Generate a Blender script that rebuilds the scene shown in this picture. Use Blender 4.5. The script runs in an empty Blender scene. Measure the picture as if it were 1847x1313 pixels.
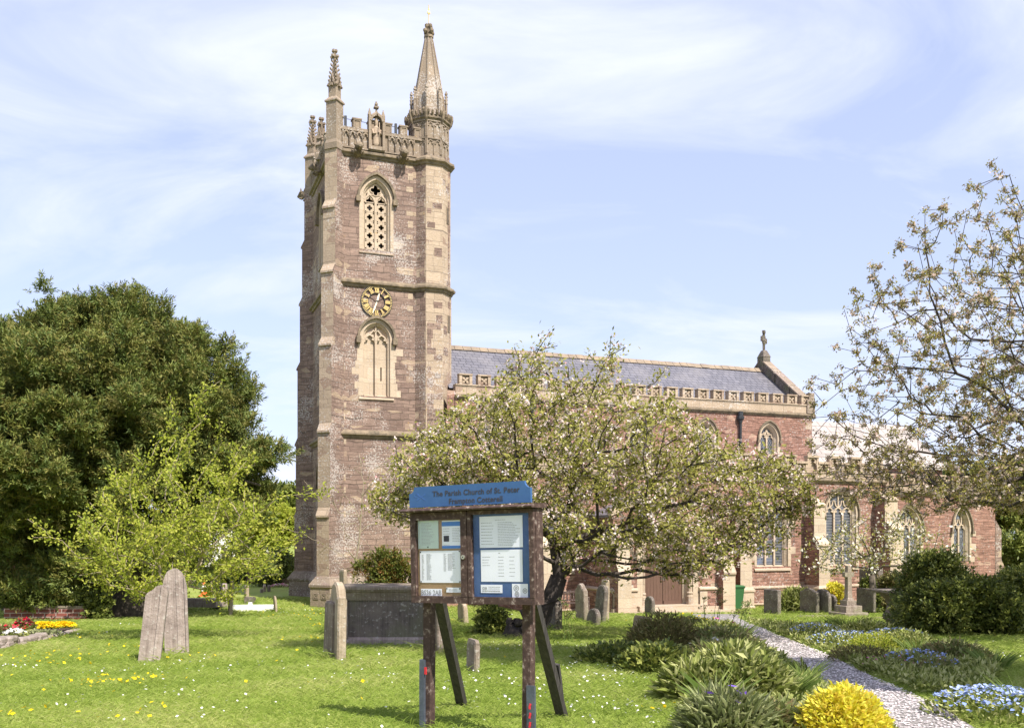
import bpy, math, random
import numpy as np
from mathutils import Vector, Matrix
from mathutils.geometry import tessellate_polygon

SC = bpy.context.scene
COL = SC.collection
R = math.radians
rng = np.random.default_rng(7)
random.seed(7)

# ------------------------------------------------------------------ camera, sky, sun, exposure
FPX, CXP, YHP, EYE = 1710.0, 923.5, 965.0, 3.25       # focal length and horizon measured on the photograph
cam = bpy.data.cameras.new('camera'); camo = bpy.data.objects.new('camera', cam); COL.objects.link(camo)
cam.sensor_width = 36; cam.lens = 36 * FPX / 1847; cam.shift_y = (YHP - 656.5) / 1847
cam.clip_end = 3000; cam.clip_start = .1
camo.location = (0, 0, EYE); camo.rotation_euler = (R(90), 0, 0)
SC.camera = camo

SUN_AZ, SUN_EL = 38.0, 50.0                            # azimuth: to the right of straight behind the camera
sdir = Vector((math.sin(R(SUN_AZ)) * math.cos(R(SUN_EL)), -math.cos(R(SUN_AZ)) * math.cos(R(SUN_EL)), math.sin(R(SUN_EL))))
sl = bpy.data.lights.new('sun', 'SUN'); sl.energy = 4.9; sl.angle = R(.5); sl.color = (1, .95, .86)
so = bpy.data.objects.new('sun', sl); COL.objects.link(so); so.rotation_euler = sdir.to_track_quat('Z', 'Y').to_euler()
SC.view_settings.view_transform = 'Standard'; SC.view_settings.look = 'None'
SC.view_settings.exposure = .80; SC.view_settings.gamma = 1


class NT:
    """small node-tree writer"""
    def __init__(s, tree): s.t = tree; s.n = tree.nodes; s.l = tree.links
    def __call__(s, typ, ins=None, **props):
        n = s.n.new(typ)
        for k, v in props.items(): setattr(n, k, v)
        for k, v in (ins or {}).items():
            sock = n.inputs[k]
            if isinstance(v, bpy.types.NodeSocket): s.l.new(v, sock)
            elif isinstance(v, tuple) and len(v) == 2 and isinstance(v[0], bpy.types.Node): s.l.new(v[0].outputs[v[1]], sock)
            else: sock.default_value = v
        return n
    def math(s, op, a, b=0.0, c=0.0, clamp=False):
        n = s('ShaderNodeMath', {0: a, 1: b, 2: c}, operation=op, use_clamp=clamp); return n.outputs[0]
    def ramp(s, fac, stops):
        n = s('ShaderNodeValToRGB', {0: fac}); e = n.color_ramp.elements
        while len(e) < len(stops): e.new(.5)
        for k, (p, c) in enumerate(stops):
            e[k].position = p; e[k].color = (*c, 1) if not isinstance(c, float) else (c, c, c, 1)
        return n.outputs[0]
    def noise(s, vec, scale, detail=3., rough=.55, dist=0.):
        i = {'Scale': scale, 'Detail': detail, 'Roughness': rough, 'Distortion': dist}
        if vec is not None: i['Vector'] = vec
        return s('ShaderNodeTexNoise', i).outputs[0]
    def mix(s, fac, a, b, mode='MIX'):
        n = s('ShaderNodeMix', {0: fac, 6: a, 7: b}, data_type='RGBA', blend_type=mode); return n.outputs[2]

W = bpy.data.worlds.new('World'); SC.world = W; W.use_nodes = True
W.node_tree.nodes.clear(); T = NT(W.node_tree)
sky = T('ShaderNodeTexSky', sky_type='NISHITA', sun_disc=False, sun_elevation=R(SUN_EL), sun_rotation=math.atan2(sdir.x, sdir.y), altitude=50, air_density=1.0, dust_density=1.2, ozone_density=1.6)
tc = T('ShaderNodeTexCoord'); sp = T('ShaderNodeSeparateXYZ', {0: (tc, 'Generated')})
zz = T.math('ADD', T.math('MAXIMUM', sp.outputs[2], 0.0), .22)
cv = T('ShaderNodeCombineXYZ', {0: T.math('DIVIDE', sp.outputs[0], zz), 1: T.math('DIVIDE', sp.outputs[1], zz), 2: 0.0})
mp = T('ShaderNodeMapping', {0: cv.outputs[0], 'Rotation': (0, 0, R(-28)), 'Scale': (1.0, 1.7, 1)})
n1 = T.noise(mp.outputs[0], 1.5, 8, .57, .9)
n2 = T.noise(mp.outputs[0], .55, 3, .5, .4)
cf = T.math('ADD', T.math('MULTIPLY', n1, .62), T.math('MULTIPLY', n2, .5))
cl = T.ramp(cf, [(.43, 0.0), (.56, .45), (.68, 1.)])
hz = T.math('POWER', T.math('SUBTRACT', 1.0, T.math('MAXIMUM', sp.outputs[2], 0.0), clamp=True), 3.0)
cl2 = T.math('MAXIMUM', T('ShaderNodeSeparateColor', {0: cl}).outputs[0], T.math('MULTIPLY', hz, .42))
skc = T.mix(T.math('MULTIPLY', cl2, .92), sky.outputs[0], (6.5, 6.55, 7.5, 1))
skc = T.mix(.48, skc, (4.6, 5.1, 7.3, 1))
bg = T('ShaderNodeBackground', {0: skc, 1: .105}); T('ShaderNodeOutputWorld', {0: bg.outputs[0]})

# ------------------------------------------------------------------ names, labels, meshes
def tag(o, label=None, cat=None, group=None, kind=None):
    if label: o['label'] = label
    if cat: o['category'] = cat
    if group: o['group'] = group
    if kind: o['kind'] = kind
    return o
def thing(name, label, cat, loc=(0, 0, 0), rz=0, group=None, rot=None):
    o = bpy.data.objects.new(name, None); COL.objects.link(o); o.location = loc
    o.rotation_euler = rot if rot else (0, 0, rz); o.empty_display_size = .2
    return tag(o, label, cat, group)
def link(name, me, parent=None):
    o = bpy.data.objects.new(name, me); COL.objects.link(o)
    if parent: o.parent = parent
    return o

class MB:
    def __init__(s): s.v = []; s.f = []; s.m = []; s.T = None
    def add(s, vs, fs, mat=0):
        b = len(s.v)
        if s.T is not None: vs = [tuple(s.T @ Vector(p)) for p in vs]
        s.v += [tuple(p) for p in vs]
        for f in fs: s.f.append([b + i for i in f]); s.m.append(mat)
    def box(s, u0, u1, v0, v1, z0, z1, mat=0):
        s.add([(u0, v0, z0), (u1, v0, z0), (u1, v1, z0), (u0, v1, z0), (u0, v0, z1), (u1, v0, z1), (u1, v1, z1), (u0, v1, z1)],
              [(3, 2, 1, 0), (4, 5, 6, 7), (0, 1, 5, 4), (1, 2, 6, 5), (2, 3, 7, 6), (3, 0, 4, 7)], mat)
    def prism(s, pts, off, mat=0):
        """convex-ish polygon of 3D points extruded by off"""
        n = len(pts); o = Vector(off)
        s.add(list(pts) + [tuple(Vector(p) + o) for p in pts],
              [tuple(range(n))[::-1], tuple(range(n, 2 * n))] + [(i, (i + 1) % n, n + (i + 1) % n, n + i) for i in range(n)], mat)
    def loft(s, rings, mat=0, closed=True, cap0=False, cap1=False):
        n = len(rings[0]); vs = [p for r in rings for p in r]; fs = []
        for k in range(len(rings) - 1):
            for i in range(n if closed else n - 1):
                j = (i + 1) % n
                fs.append((k * n + i, k * n + j, (k + 1) * n + j, (k + 1) * n + i))
        if cap0: fs.append(tuple(range(n))[::-1])
        if cap1: fs.append(tuple(range((len(rings) - 1) * n, len(rings) * n)))
        s.add(vs, fs, mat)
    def ribbon(s, pts, w, v0, v1, mat=0, closed=False):
        """flat bar of in-plane width w following (u,z) points, from depth v0 to v1"""
        n = len(pts); L = []; Rr = []
        for i in range(n):
            a = pts[(i - 1) % n] if (closed or i > 0) else pts[i]; b = pts[(i + 1) % n] if (closed or i < n - 1) else pts[i]
            dx, dz = b[0] - a[0], b[1] - a[1]; l = math.hypot(dx, dz) or 1
            nx, nz = -dz / l, dx / l; ww = w[i] if isinstance(w, (list, tuple)) else w
            L.append((pts[i][0] + nx * ww / 2, pts[i][1] + nz * ww / 2)); Rr.append((pts[i][0] - nx * ww / 2, pts[i][1] - nz * ww / 2))
        vs = []
        for i in range(n): vs += [(L[i][0], v0, L[i][1]), (Rr[i][0], v0, Rr[i][1]), (Rr[i][0], v1, Rr[i][1]), (L[i][0], v1, L[i][1])]
        fs = []
        for i in range(n if closed else n - 1):
            j = (i + 1) % n
            for k in range(4): fs.append((i * 4 + k, i * 4 + (k + 1) % 4, j * 4 + (k + 1) % 4, j * 4 + k))
        if not closed: fs += [(0, 1, 2, 3), ((n - 1) * 4 + 3, (n - 1) * 4 + 2, (n - 1) * 4 + 1, (n - 1) * 4)]
        s.add(vs, fs, mat)
    def sheet(s, outer, holes, v, mat=0):
        """wall face in the plane v with holes; polygons of (u,z)"""
        polys = [[Vector((p[0], p[1], 0)) for p in q] for q in [outer] + holes]
        flat = [p for q in polys for p in q]
        s.add([(p.x, v, p.y) for p in flat], [tuple(t) for t in tessellate_polygon(polys)], mat)
    def tube(s, pts, rad, n=6, mat=0, cap=True):
        rings = []
        for i, p in enumerate(pts):
            a = Vector(pts[max(i - 1, 0)]); b = Vector(pts[min(i + 1, len(pts) - 1)]); d = (b - a).normalized()
            x = d.orthogonal().normalized() if abs(d.z) > .9 else d.cross(Vector((0, 0, 1))).normalized(); y = d.cross(x)
            r = rad[i] if isinstance(rad, (list, tuple)) else rad
            rings.append([tuple(Vector(p) + x * r * math.cos(6.2832 * k / n) + y * r * math.sin(6.2832 * k / n)) for k in range(n)])
        s.loft(rings, mat, True, cap, cap)
    def build(s, name, mats, parent=None, smooth=False):
        me = bpy.data.meshes.new(name); me.from_pydata(s.v, [], s.f)
        for m in (mats if isinstance(mats, (list, tuple)) else [mats]): me.materials.append(m)
        me.polygons.foreach_set('material_index', s.m); me.update()
        import bmesh
        bm = bmesh.new(); bm.from_mesh(me); bmesh.ops.recalc_face_normals(bm, faces=bm.faces); bm.to_mesh(me); bm.free()
        if smooth: me.polygons.foreach_set('use_smooth', [True] * len(me.polygons))
        return link(name, me, parent)

def npmesh(name, V, F, mats, parent=None, rnd=None, smooth=False, mi=None):
    """V (n,3), F (m,k) -> one mesh, quickly; rnd: a random number per face"""
    me = bpy.data.meshes.new(name); k = F.shape[1]
    me.vertices.add(len(V)); me.vertices.foreach_set('co', V.astype(np.float32).ravel())
    me.loops.add(F.size); me.loops.foreach_set('vertex_index', F.astype(np.int32).ravel())
    me.polygons.add(len(F)); me.polygons.foreach_set('loop_start', np.arange(0, F.size, k, dtype=np.int32))
    for m in (mats if isinstance(mats, (list, tuple)) else [mats]): me.materials.append(m)
    if mi is not None: me.polygons.foreach_set('material_index', mi.astype(np.int32))
    if smooth: me.polygons.foreach_set('use_smooth', np.ones(len(F), bool))
    if rnd is not None:
        at = me.attributes.new('rnd', 'FLOAT', 'FACE'); at.data.foreach_set('value', rnd.astype(np.float32))
    me.update(calc_edges=True); me.validate()
    return link(name, me, parent)

# ------------------------------------------------------------------ materials
def mat(name):
    m = bpy.data.materials.new(name); m.use_nodes = True; t = NT(m.node_tree); m.node_tree.nodes.clear(); return m, t
def finish(t, col, rough=.9, bump=None, strength=.3, dist=.02, spec=.3, metal=0.):
    i = {'Base Color': col, 'Roughness': rough, 'Specular IOR Level': spec, 'Metallic': metal}
    if bump is not None: i['Normal'] = t('ShaderNodeBump', {'Height': bump, 'Strength': strength, 'Distance': dist}).outputs[0]
    b = t('ShaderNodeBsdfPrincipled', i); t('ShaderNodeOutputMaterial', {0: b.outputs[0]})
def c4(c): return (*c, 1)
def facevec(t):
    """(distance along the wall, height) of a vertical face, in the object's own space"""
    tc = t('ShaderNodeTexCoord'); p = t('ShaderNodeSeparateXYZ', {0: (tc, 'Object')}); n = t('ShaderNodeSeparateXYZ', {0: (tc, 'Normal')})
    s = t.math('SUBTRACT', t.math('MULTIPLY', p.outputs[1], n.outputs[0]), t.math('MULTIPLY', p.outputs[0], n.outputs[1]))
    return tc.outputs['Object'], s, p.outputs[2]
def masonry(name, c1, c2, mortar, bw, rh, warp=.06, lichen=.5, odd=None, msize=.012, lscale=7., tint=None, bed=0.):
    m, t = mat(name); ob, s, z = facevec(t)
    wn = t('ShaderNodeTexNoise', {'Vector': ob, 'Scale': 1.3, 'Detail': 2.0})
    w = t('ShaderNodeSeparateColor', {0: wn.outputs[1]})
    s2 = t.math('ADD', s, t.math('MULTIPLY', t.math('SUBTRACT', w.outputs[0], .5), warp * 2))
    z2 = t.math('ADD', z, t.math('MULTIPLY', t.math('SUBTRACT', w.outputs[1], .5), warp))
    zn = t('ShaderNodeTexNoise', {'W': t.math('MULTIPLY', z, 1.7), 'Scale': 1.0, 'Detail': 1.0}, noise_dimensions='1D')
    z2 = t.math('ADD', z2, t.math('MULTIPLY', zn.outputs[0], rh * 1.6))
    vec = t('ShaderNodeCombineXYZ', {0: s2, 1: z2, 2: 0.0}).outputs[0]
    br = t('ShaderNodeTexBrick', {'Vector': vec, 'Color1': c4(c1), 'Color2': c4(c2), 'Mortar': c4(mortar), 'Scale': 1.0, 'Mortar Size': msize, 'Mortar Smooth': .3, 'Bias': 0.0, 'Brick Width': bw, 'Row Height': rh}, offset=.45, offset_frequency=2, squash=.7, squash_frequency=3)
    col = br.outputs[0]
    # some stones of another tone
    cell = t('ShaderNodeTexVoronoi', {'Vector': t('ShaderNodeCombineXYZ', {0: t.math('DIVIDE', s2, bw * .9), 1: t.math('DIVIDE', z2, rh), 2: 0.0}).outputs[0], 'Scale': 1.0}, voronoi_dimensions='2D')
    cr = t('ShaderNodeSeparateColor', {0: cell.outputs['Color']})
    col = t.mix(t.math('MULTIPLY', t.math('SUBTRACT', cr.outputs[0], .5), .5, clamp=True), col, c4(tuple(x * .45 for x in c1)))
    if odd: col = t.mix(t.math('MULTIPLY', t.math('GREATER_THAN', cr.outputs[1], 1 - odd[1]), .8), col, c4(odd[0]))
    big = t.noise(ob, .5, 4)
    col = t.mix(t.math('MULTIPLY', t.math('SUBTRACT', big, .45, clamp=True), 1.6, clamp=True), col, c4(tint or tuple(x * .7 for x in c1)))
    fine = t.noise(ob, 14., 5, .65)
    col = t.mix(t.math('MULTIPLY', t.math('SUBTRACT', fine, .5, clamp=True), 1.8, clamp=True), col, c4(tuple(x * .45 for x in c2)))
    if lichen:
        lm = t.noise(ob, .55, 2, .5, .3); li = t.noise(ob, lscale, 6, .62, .2)
        th = t.math('ADD', li, t.math('MULTIPLY', t.math('SUBTRACT', lm, .5), .95 * lichen + .07))
        lf = t.ramp(th, [(.60 - .05 * lichen, 0.0), (.66 - .05 * lichen, 1.0)])
        col = t.mix(t.math('MULTIPLY', t('ShaderNodeSeparateColor', {0: lf}).outputs[0], .62), col, (.52, .475, .44, 1))
        lo = t.noise(ob, 3.1, 4, .6); col = t.mix(t.ramp(lo, [(.68, 0.0), (.74, .5)]), col, (.42, .25, .07, 1))
    if bed:                                                 # thin broken beds of split stone
        st = t.noise(t('ShaderNodeMapping', {0: t('ShaderNodeCombineXYZ', {0: s2, 1: z2, 2: 0.0}).outputs[0], 'Scale': (1.6, 11, 1)}).outputs[0], 1.0, 4, .65)
        col = t.mix(t.math('MULTIPLY', t.math('SUBTRACT', st, .52, clamp=True), bed * 6, clamp=True), col, c4(tuple(x * .42 for x in c2)))
        col = t.mix(t.math('MULTIPLY', t.math('SUBTRACT', .46, st, clamp=True), bed * 4, clamp=True), col, c4(tuple(min(.6, x * 1.45) for x in c1)))
        fine = t.math('ADD', fine, t.math('MULTIPLY', st, -.8 * bed))
    h = t.math('ADD', t.math('MULTIPLY', br.outputs[1], -1.0), t.math('MULTIPLY', fine, 1.2))
    finish(t, col, .92, h, .55, .03, .15)
    return m
def plain(name, c1, c2, scale=6., rough=.8, bump=.2, spec=.3, metal=0., streak=None):
    m, t = mat(name); tc = t('ShaderNodeTexCoord'); v = tc.outputs['Object']
    if streak: v = t('ShaderNodeMapping', {0: v, 'Scale': streak}).outputs[0]
    n = t.noise(v, scale, 5, .62); n2 = t.noise(v, scale * 6, 3, .6)
    f = t.math('ADD', t.math('MULTIPLY', n, .7), t.math('MULTIPLY', n2, .3))
    finish(t, t.ramp(f, [(.32, c1), (.66, c2)]), rough, f, bump, .02, spec, metal)
    return m
M = {}
M['tower'] = masonry('tower_rubble', (.285, .198, .158), (.178, .12, .098), (.115, .085, .07), .58, .2, .15, .7, ((.40, .30, .21), .06), tint=(.17, .12, .1), lscale=15, bed=.55)
M['nave'] = masonry('nave_rubble', (.34, .19, .145), (.23, .122, .092), (.14, .09, .07), .38, .13, .16, .2, ((.42, .29, .215), .05), tint=(.25, .14, .11), lscale=12, bed=.9)
M['ashlar'] = masonry('cream_ashlar', (.44, .34, .25), (.36, .275, .2), (.22, .17, .13), .7, .3, .03, .3, ((.27, .185, .14), .12), .009, tint=(.3, .225, .165), lscale=12)
M['ashlar_old'] = masonry('weathered_ashlar', (.30, .235, .18), (.25, .195, .15), (.15, .12, .095), .55, .27, .03, .4, ((.24, .175, .15), .13), .009, tint=(.17, .135, .11), lscale=12)
M['carved'] = masonry('carved_stone', (.31, .24, .175), (.25, .195, .145), (.2, .155, .12), .9, .5, .02, .4, None, .004, tint=(.15, .122, .095), lscale=14)
M['mossy'] = plain('mossy_moulding', (.07, .06, .045), (.29, .22, .15), 4, .95, .6)
M['bright_ashlar'] = masonry('window_ashlar', (.50, .40, .30), (.44, .345, .255), (.33, .25, .19), .8, .4, .02, .2, None, .006, tint=(.42, .32, .22), lscale=14)
M['slate'] = None
m, t = mat('slate'); tc = t('ShaderNodeTexCoord'); p = t('ShaderNodeSeparateXYZ', {0: (tc, 'Object')})
wz = t.noise(tc.outputs['Object'], 2., 3)
vec = t('ShaderNodeCombineXYZ', {0: p.outputs[0], 1: t.math('ADD', t.math('MULTIPLY', p.outputs[2], 1.55), t.math('MULTIPLY', wz, .03)), 2: 0.0}).outputs[0]
br = t('ShaderNodeTexBrick', {'Vector': vec, 'Color1': (.16, .152, .172, 1), 'Color2': (.115, .11, .128, 1), 'Mortar': (.035, .034, .042, 1), 'Scale': 1.0, 'Mortar Size': .014, 'Mortar Smooth': .1, 'Brick Width': .36, 'Row Height': .26}, offset=.5, squash=.8, squash_frequency=4)
big = t.noise(tc.outputs['Object'], .8, 5); col = t.mix(t.math('MULTIPLY', t.math('SUBTRACT', big, .45, clamp=True), 2.2, clamp=True), br.outputs[0], (.2, .185, .19, 1))
fi = t.noise(tc.outputs['Object'], 9, 4); col = t.mix(t.ramp(fi, [(.62, 0.0), (.7, .5)]), col, (.26, .24, .2, 1))
row = t.math('FRACT', t.math('DIVIDE', t('ShaderNodeSeparateXYZ', {0: vec}).outputs[1], .26))
finish(t, col, .5, t.math('ADD', t.math('MULTIPLY', row, -.6), t.math('MULTIPLY', br.outputs[1], -.6)), .6, .03, .45); M['slate'] = m
M['ridge'] = plain('ridge_tile', (.17, .135, .11), (.3, .23, .16), 2, .9)
M['pale_roof'] = masonry('pale_stone_tiles', (.42, .365, .34), (.34, .3, .28), (.2, .165, .15), .5, .3, .03, .4, None, .02)
M['lead'] = plain('lead_roof', (.2, .2, .22), (.3, .3, .33), 2, .6)
M['dark'] = plain('painted_inner_shade', (.012, .011, .012), (.02, .018, .018), 3, .9)  # near-black colour that stands for the shade inside openings
M['iron'] = plain('black_iron', (.015, .017, .02), (.04, .042, .048), 8, .45, .1)
M['gold'] = plain('gold_leaf', (.52, .37, .13), (.68, .5, .2), 8, .45, .05, .4, .15)
M['goldlight'] = plain('pale_gilding', (.75, .66, .46), (.82, .75, .58), 8, .4, .05, .5, .1)
M['door'] = plain('brown_door_boards', (.085, .045, .032), (.14, .08, .055), 4, .6, .25, .35, streak=(9, 9, .6))
M['olddoor'] = plain('grey_brown_door', (.06, .045, .04), (.11, .085, .07), 5, .8, .3, streak=(9, 9, .7))
m, t = mat('leaded_glass'); ob, s, z = facevec(t)
a = t.math('ADD', t.math('MULTIPLY', s, 1.7), z); b = t.math('SUBTRACT', t.math('MULTIPLY', s, 1.7), z)
g = [t.math('LESS_THAN', t.math('ABSOLUTE', t.math('SUBTRACT', t.math('FRACT', t.math('DIVIDE', q, .2)), .5)), .09) for q in (a, b)]
lead = t.math('MAXIMUM', g[0], g[1])
pane = t('ShaderNodeTexVoronoi', {'Vector': t('ShaderNodeCombineXYZ', {0: t.math('DIVIDE', a, .2), 1: t.math('DIVIDE', b, .2), 2: 0.0}).outputs[0], 'Scale': 1.0, 'Randomness': 0.0})
pc = t('ShaderNodeSeparateColor', {0: pane.outputs['Color']})
col = t.mix(lead, t.ramp(pc.outputs[0], [(.0, (.02, .025, .035)), (.8, (.05, .06, .085)), (1., (.16, .19, .25))]), (.2, .19, .18, 1))
finish(t, col, .22, t.math('ADD', lead, t.math('MULTIPLY', pc.outputs[1], 1.5)), .25, .01, .6); M['glass'] = m
m, t = mat('barred_glass'); ob, s, z = facevec(t)
bars = t.math('LESS_THAN', t.math('FRACT', t.math('DIVIDE', z, .13)), .22)
n = t.noise(ob, 2.2, 3); pane = t.ramp(n, [(.35, (.045, .048, .055)), (.55, (.09, .095, .115)), (.72, (.14, .17, .27))])
finish(t, t.mix(bars, pane, (.2, .19, .2, 1)), .25, bars, .3, .01, .5); M['barglass'] = m
m, t = mat('board_wood'); tc = t('ShaderNodeTexCoord')
nn = t.noise(t('ShaderNodeMapping', {0: (tc, 'Object'), 'Scale': (14, 14, 14)}).outputs[0], 1.6, 6, .7)
n3 = t.noise(t('ShaderNodeMapping', {0: (tc, 'Object'), 'Scale': (5, 5, 60)}).outputs[0], 1., 3, .6)
col = t.ramp(nn, [(.3, (.03, .018, .016)), (.5, (.065, .038, .032)), (.58, (.11, .072, .06)), (.64, (.33, .27, .24))])
finish(t, t.mix(t.math('MULTIPLY', n3, .35), col, (.05, .03, .025, 1)), .75, t.math('ADD', nn, n3), .4, .004, .3); M['wood'] = m
M['blackwood'] = plain('dark_brace_timber', (.022, .02, .02), (.075, .065, .06), 3, .7, .4, .3, streak=(12, 12, 1.2))
M['bluepaint'] = plain('blue_sign_paint', (.026, .08, .21), (.042, .11, .265), 5, .45, .1, .4)
M['bluefelt'] = plain('blue_backing', (.035, .085, .22), (.08, .14, .32), 4, .8, .1)
M['cork'] = plain('hessian_backing', (.3, .19, .11), (.38, .25, .15), 60, .9, .2)
M['paper'] = plain('white_paper', (.79, .80, .90), (.83, .84, .93), 9, .7, .03)
M['greenpaper'] = plain('pale_green_paper', (.52, .62, .58), (.57, .66, .62), 9, .7, .03)
M['ink'] = plain('grey_print', (.28, .28, .3), (.36, .36, .38), 20, .8, .0)
M['black'] = plain('black_letters', (.02, .02, .025), (.04, .04, .045), 20, .6, .0)
M['letters'] = plain('carved_letters', (.03, .032, .045), (.055, .055, .07), 40, .6, .0)
M['bluefilm'] = plain('blue_print', (.05, .18, .55), (.07, .22, .6), 20, .6, .0)
M['steel'] = plain('galvanised_spur', (.06, .07, .1), (.14, .16, .2), 9, .5, .1, .5, .5)
M['red'] = plain('red_paint', (.45, .02, .03), (.6, .04, .05), 9, .5, .0)
M['brass'] = plain('lock_metal', (.4, .38, .34), (.6, .58, .52), 9, .3, .0, .5, .8)
m, t = mat('door_pane'); fr = t('ShaderNodeFresnel', {0: 1.4})
tr = t('ShaderNodeBsdfTransparent', {0: (.99, .99, .99, 1)}); gl = t('ShaderNodeBsdfGlossy', {0: (1, 1, 1, 1), 1: .03})
t('ShaderNodeOutputMaterial', {0: t('ShaderNodeMixShader', {0: t.math('MULTIPLY', fr.outputs[0], .3), 1: tr.outputs[0], 2: gl.outputs[0]}).outputs[0]}); M['pane'] = m
def gravestone(name, c1, c2, green=.3):
    m, t = mat(name); tc = t('ShaderNodeTexCoord'); v = tc.outputs['Object']
    n = t.noise(v, 3, 6, .65); st = t.noise(t('ShaderNodeMapping', {0: v, 'Scale': (14, 1.5, .7)}).outputs[0], 2., 4)
    col = t.ramp(t.math('ADD', t.math('MULTIPLY', n, .6), t.math('MULTIPLY', st, .4)), [(.36, c1), (.62, c2)])
    li = t.noise(v, 16, 6, .62); col = t.mix(t.ramp(li, [(.585, 0.0), (.64, .5)]), col, (.48, .45, .4, 1))
    gr = t.noise(v, 1.6, 4); col = t.mix(t.math('MULTIPLY', t.ramp(gr, [(.45, 0.0), (.65, 1.0)]), green), col, (.14, .16, .07, 1))
    finish(t, col, .95, t.math('ADD', n, t.math('ADD', li, st)), .6, .03, .1); return m
M['grave'] = gravestone('grave_sandstone', (.16, .125, .1), (.3, .24, .195), .35)
M['gravepink'] = gravestone('grave_layered_sandstone', (.19, .15, .13), (.38, .31, .275), .12)
M['gravedark'] = gravestone('grave_dark_stone', (.09, .075, .065), (.2, .165, .14), .4)
M['gravebuff'] = gravestone('grave_buff_stone', (.25, .195, .135), (.42, .335, .25), .2)
M['marble'] = plain('white_marble', (.7, .68, .66), (.85, .83, .8), 5, .6)

def leafmat(name, cols, trans=.3, rough=.55, spec=.25):
    m, t = mat(name); at = t('ShaderNodeAttribute', attribute_name='rnd')
    n = len(cols); col = t.ramp(at.outputs['Fac'], [((k + .5) / n, c) for k, c in enumerate(cols)])
    b = t('ShaderNodeBsdfPrincipled', {'Base Color': col, 'Roughness': rough, 'Specular IOR Level': spec})
    tr = t('ShaderNodeBsdfTranslucent', {0: col})
    t('ShaderNodeOutputMaterial', {0: t('ShaderNodeMixShader', {0: trans, 1: b.outputs[0], 2: tr.outputs[0]}).outputs[0]}); return m
M['yew'] = leafmat('yew_foliage', [(.075, .11, .028), (.135, .17, .038), (.2, .22, .048), (.2, .17, .045), (.10, .15, .036)], .22)
M['lime'] = leafmat('fresh_green_leaves', [(.23, .28, .03), (.32, .37, .04), (.41, .44, .055), (.48, .47, .09)], .5)
M['apple'] = leafmat('apple_leaves', [(.17, .18, .035), (.29, .28, .055), (.42, .4, .1), (.36, .34, .1)], .45)
M['blossom'] = leafmat('apple_blossom', [(.72, .58, .54), (.78, .66, .62), (.82, .74, .7), (.58, .34, .33)], .35, .7, .1)
M['cherry'] = leafmat('bronze_cherry_leaves', [(.16, .15, .045), (.26, .25, .06), (.33, .27, .09), (.24, .15, .08), (.4, .38, .08)], .35)
M['cherrybl'] = leafmat('pink_cherry_blossom', [(.5, .37, .32), (.6, .48, .42), (.68, .58, .52)], .3, .7, .1)
M['whitebl'] = leafmat('white_blossom', [(.55, .48, .38), (.66, .6, .5), (.74, .7, .62)], .3, .7, .1)
M['pinkbl'] = leafmat('pink_blossom', [(.5, .2, .25), (.62, .34, .38), (.6, .42, .42)], .3, .7, .1)
M['shrub'] = leafmat('dark_shrub_leaves', [(.06, .085, .018), (.12, .15, .03), (.2, .23, .045), (.32, .33, .08)], .3, .5, .35)
M['golden'] = leafmat('golden_green_leaves', [(.06, .08, .012), (.1, .12, .018), (.15, .15, .02), (.2, .1, .03)], .25)
M['yellow'] = leafmat('yellow_leaves', [(.62, .56, .04), (.76, .7, .07), (.82, .78, .14), (.74, .56, .08)], .4)
M['border'] = leafmat('border_leaves', [(.12, .15, .03), (.22, .255, .055), (.34, .36, .11), (.5, .5, .22)], .35, .55, .2)
M['silver'] = leafmat('grey_green_leaves', [(.19, .22, .08), (.29, .32, .14), (.4, .41, .2)], .3)
M['heath'] = leafmat('brown_green_sprays', [(.14, .115, .045), (.22, .175, .07), (.14, .16, .045), (.28, .24, .09)], .25)
M['strap'] = leafmat('strap_leaves', [(.11, .17, .03), (.17, .24, .05), (.26, .31, .09)], .3, .45, .4)
M['paleleaf'] = leafmat('pale_mid_leaves', [(.15, .18, .05), (.22, .25, .08), (.3, .31, .13), (.28, .22, .1)], .3)
M['forget'] = leafmat('blue_flowers', [(.24, .32, .62), (.32, .4, .68), (.42, .49, .74)], .2, .7, .1)
M['purple'] = leafmat('purple_flowers', [(.2, .1, .55), (.28, .16, .65)], .2, .7, .1)
M['magenta'] = leafmat('magenta_flowers', [(.5, .05, .3), (.6, .12, .4)], .2, .7, .1)
M['redfl'] = leafmat('red_flowers', [(.6, .02, .03), (.5, .06, .14)], .2, .7, .1)
M['dande'] = leafmat('yellow_flowers', [(.72, .5, .01), (.8, .58, .02)], .2, .7, .1)
M['daisy'] = leafmat('white_flowers', [(.7, .68, .64), (.8, .78, .75)], .2, .7, .1)
M['petal'] = leafmat('fallen_petals', [(.62, .56, .55), (.72, .67, .66), (.56, .47, .47)], .1, .8, .1)
M['grass'] = leafmat('grass_blades', [(.17, .24, .038), (.24, .315, .052), (.31, .375, .085), (.42, .43, .15)], .35, .5, .25)
M['bark'] = plain('bark', (.045, .036, .028), (.13, .105, .08), 9, .95, .6)
M['barkdark'] = plain('dark_bark', (.03, .024, .022), (.085, .068, .058), 9, .95, .6)
M['barkpale'] = plain('pale_twigs', (.2, .16, .11), (.34, .28, .19), 9, .9, .3)
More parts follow.
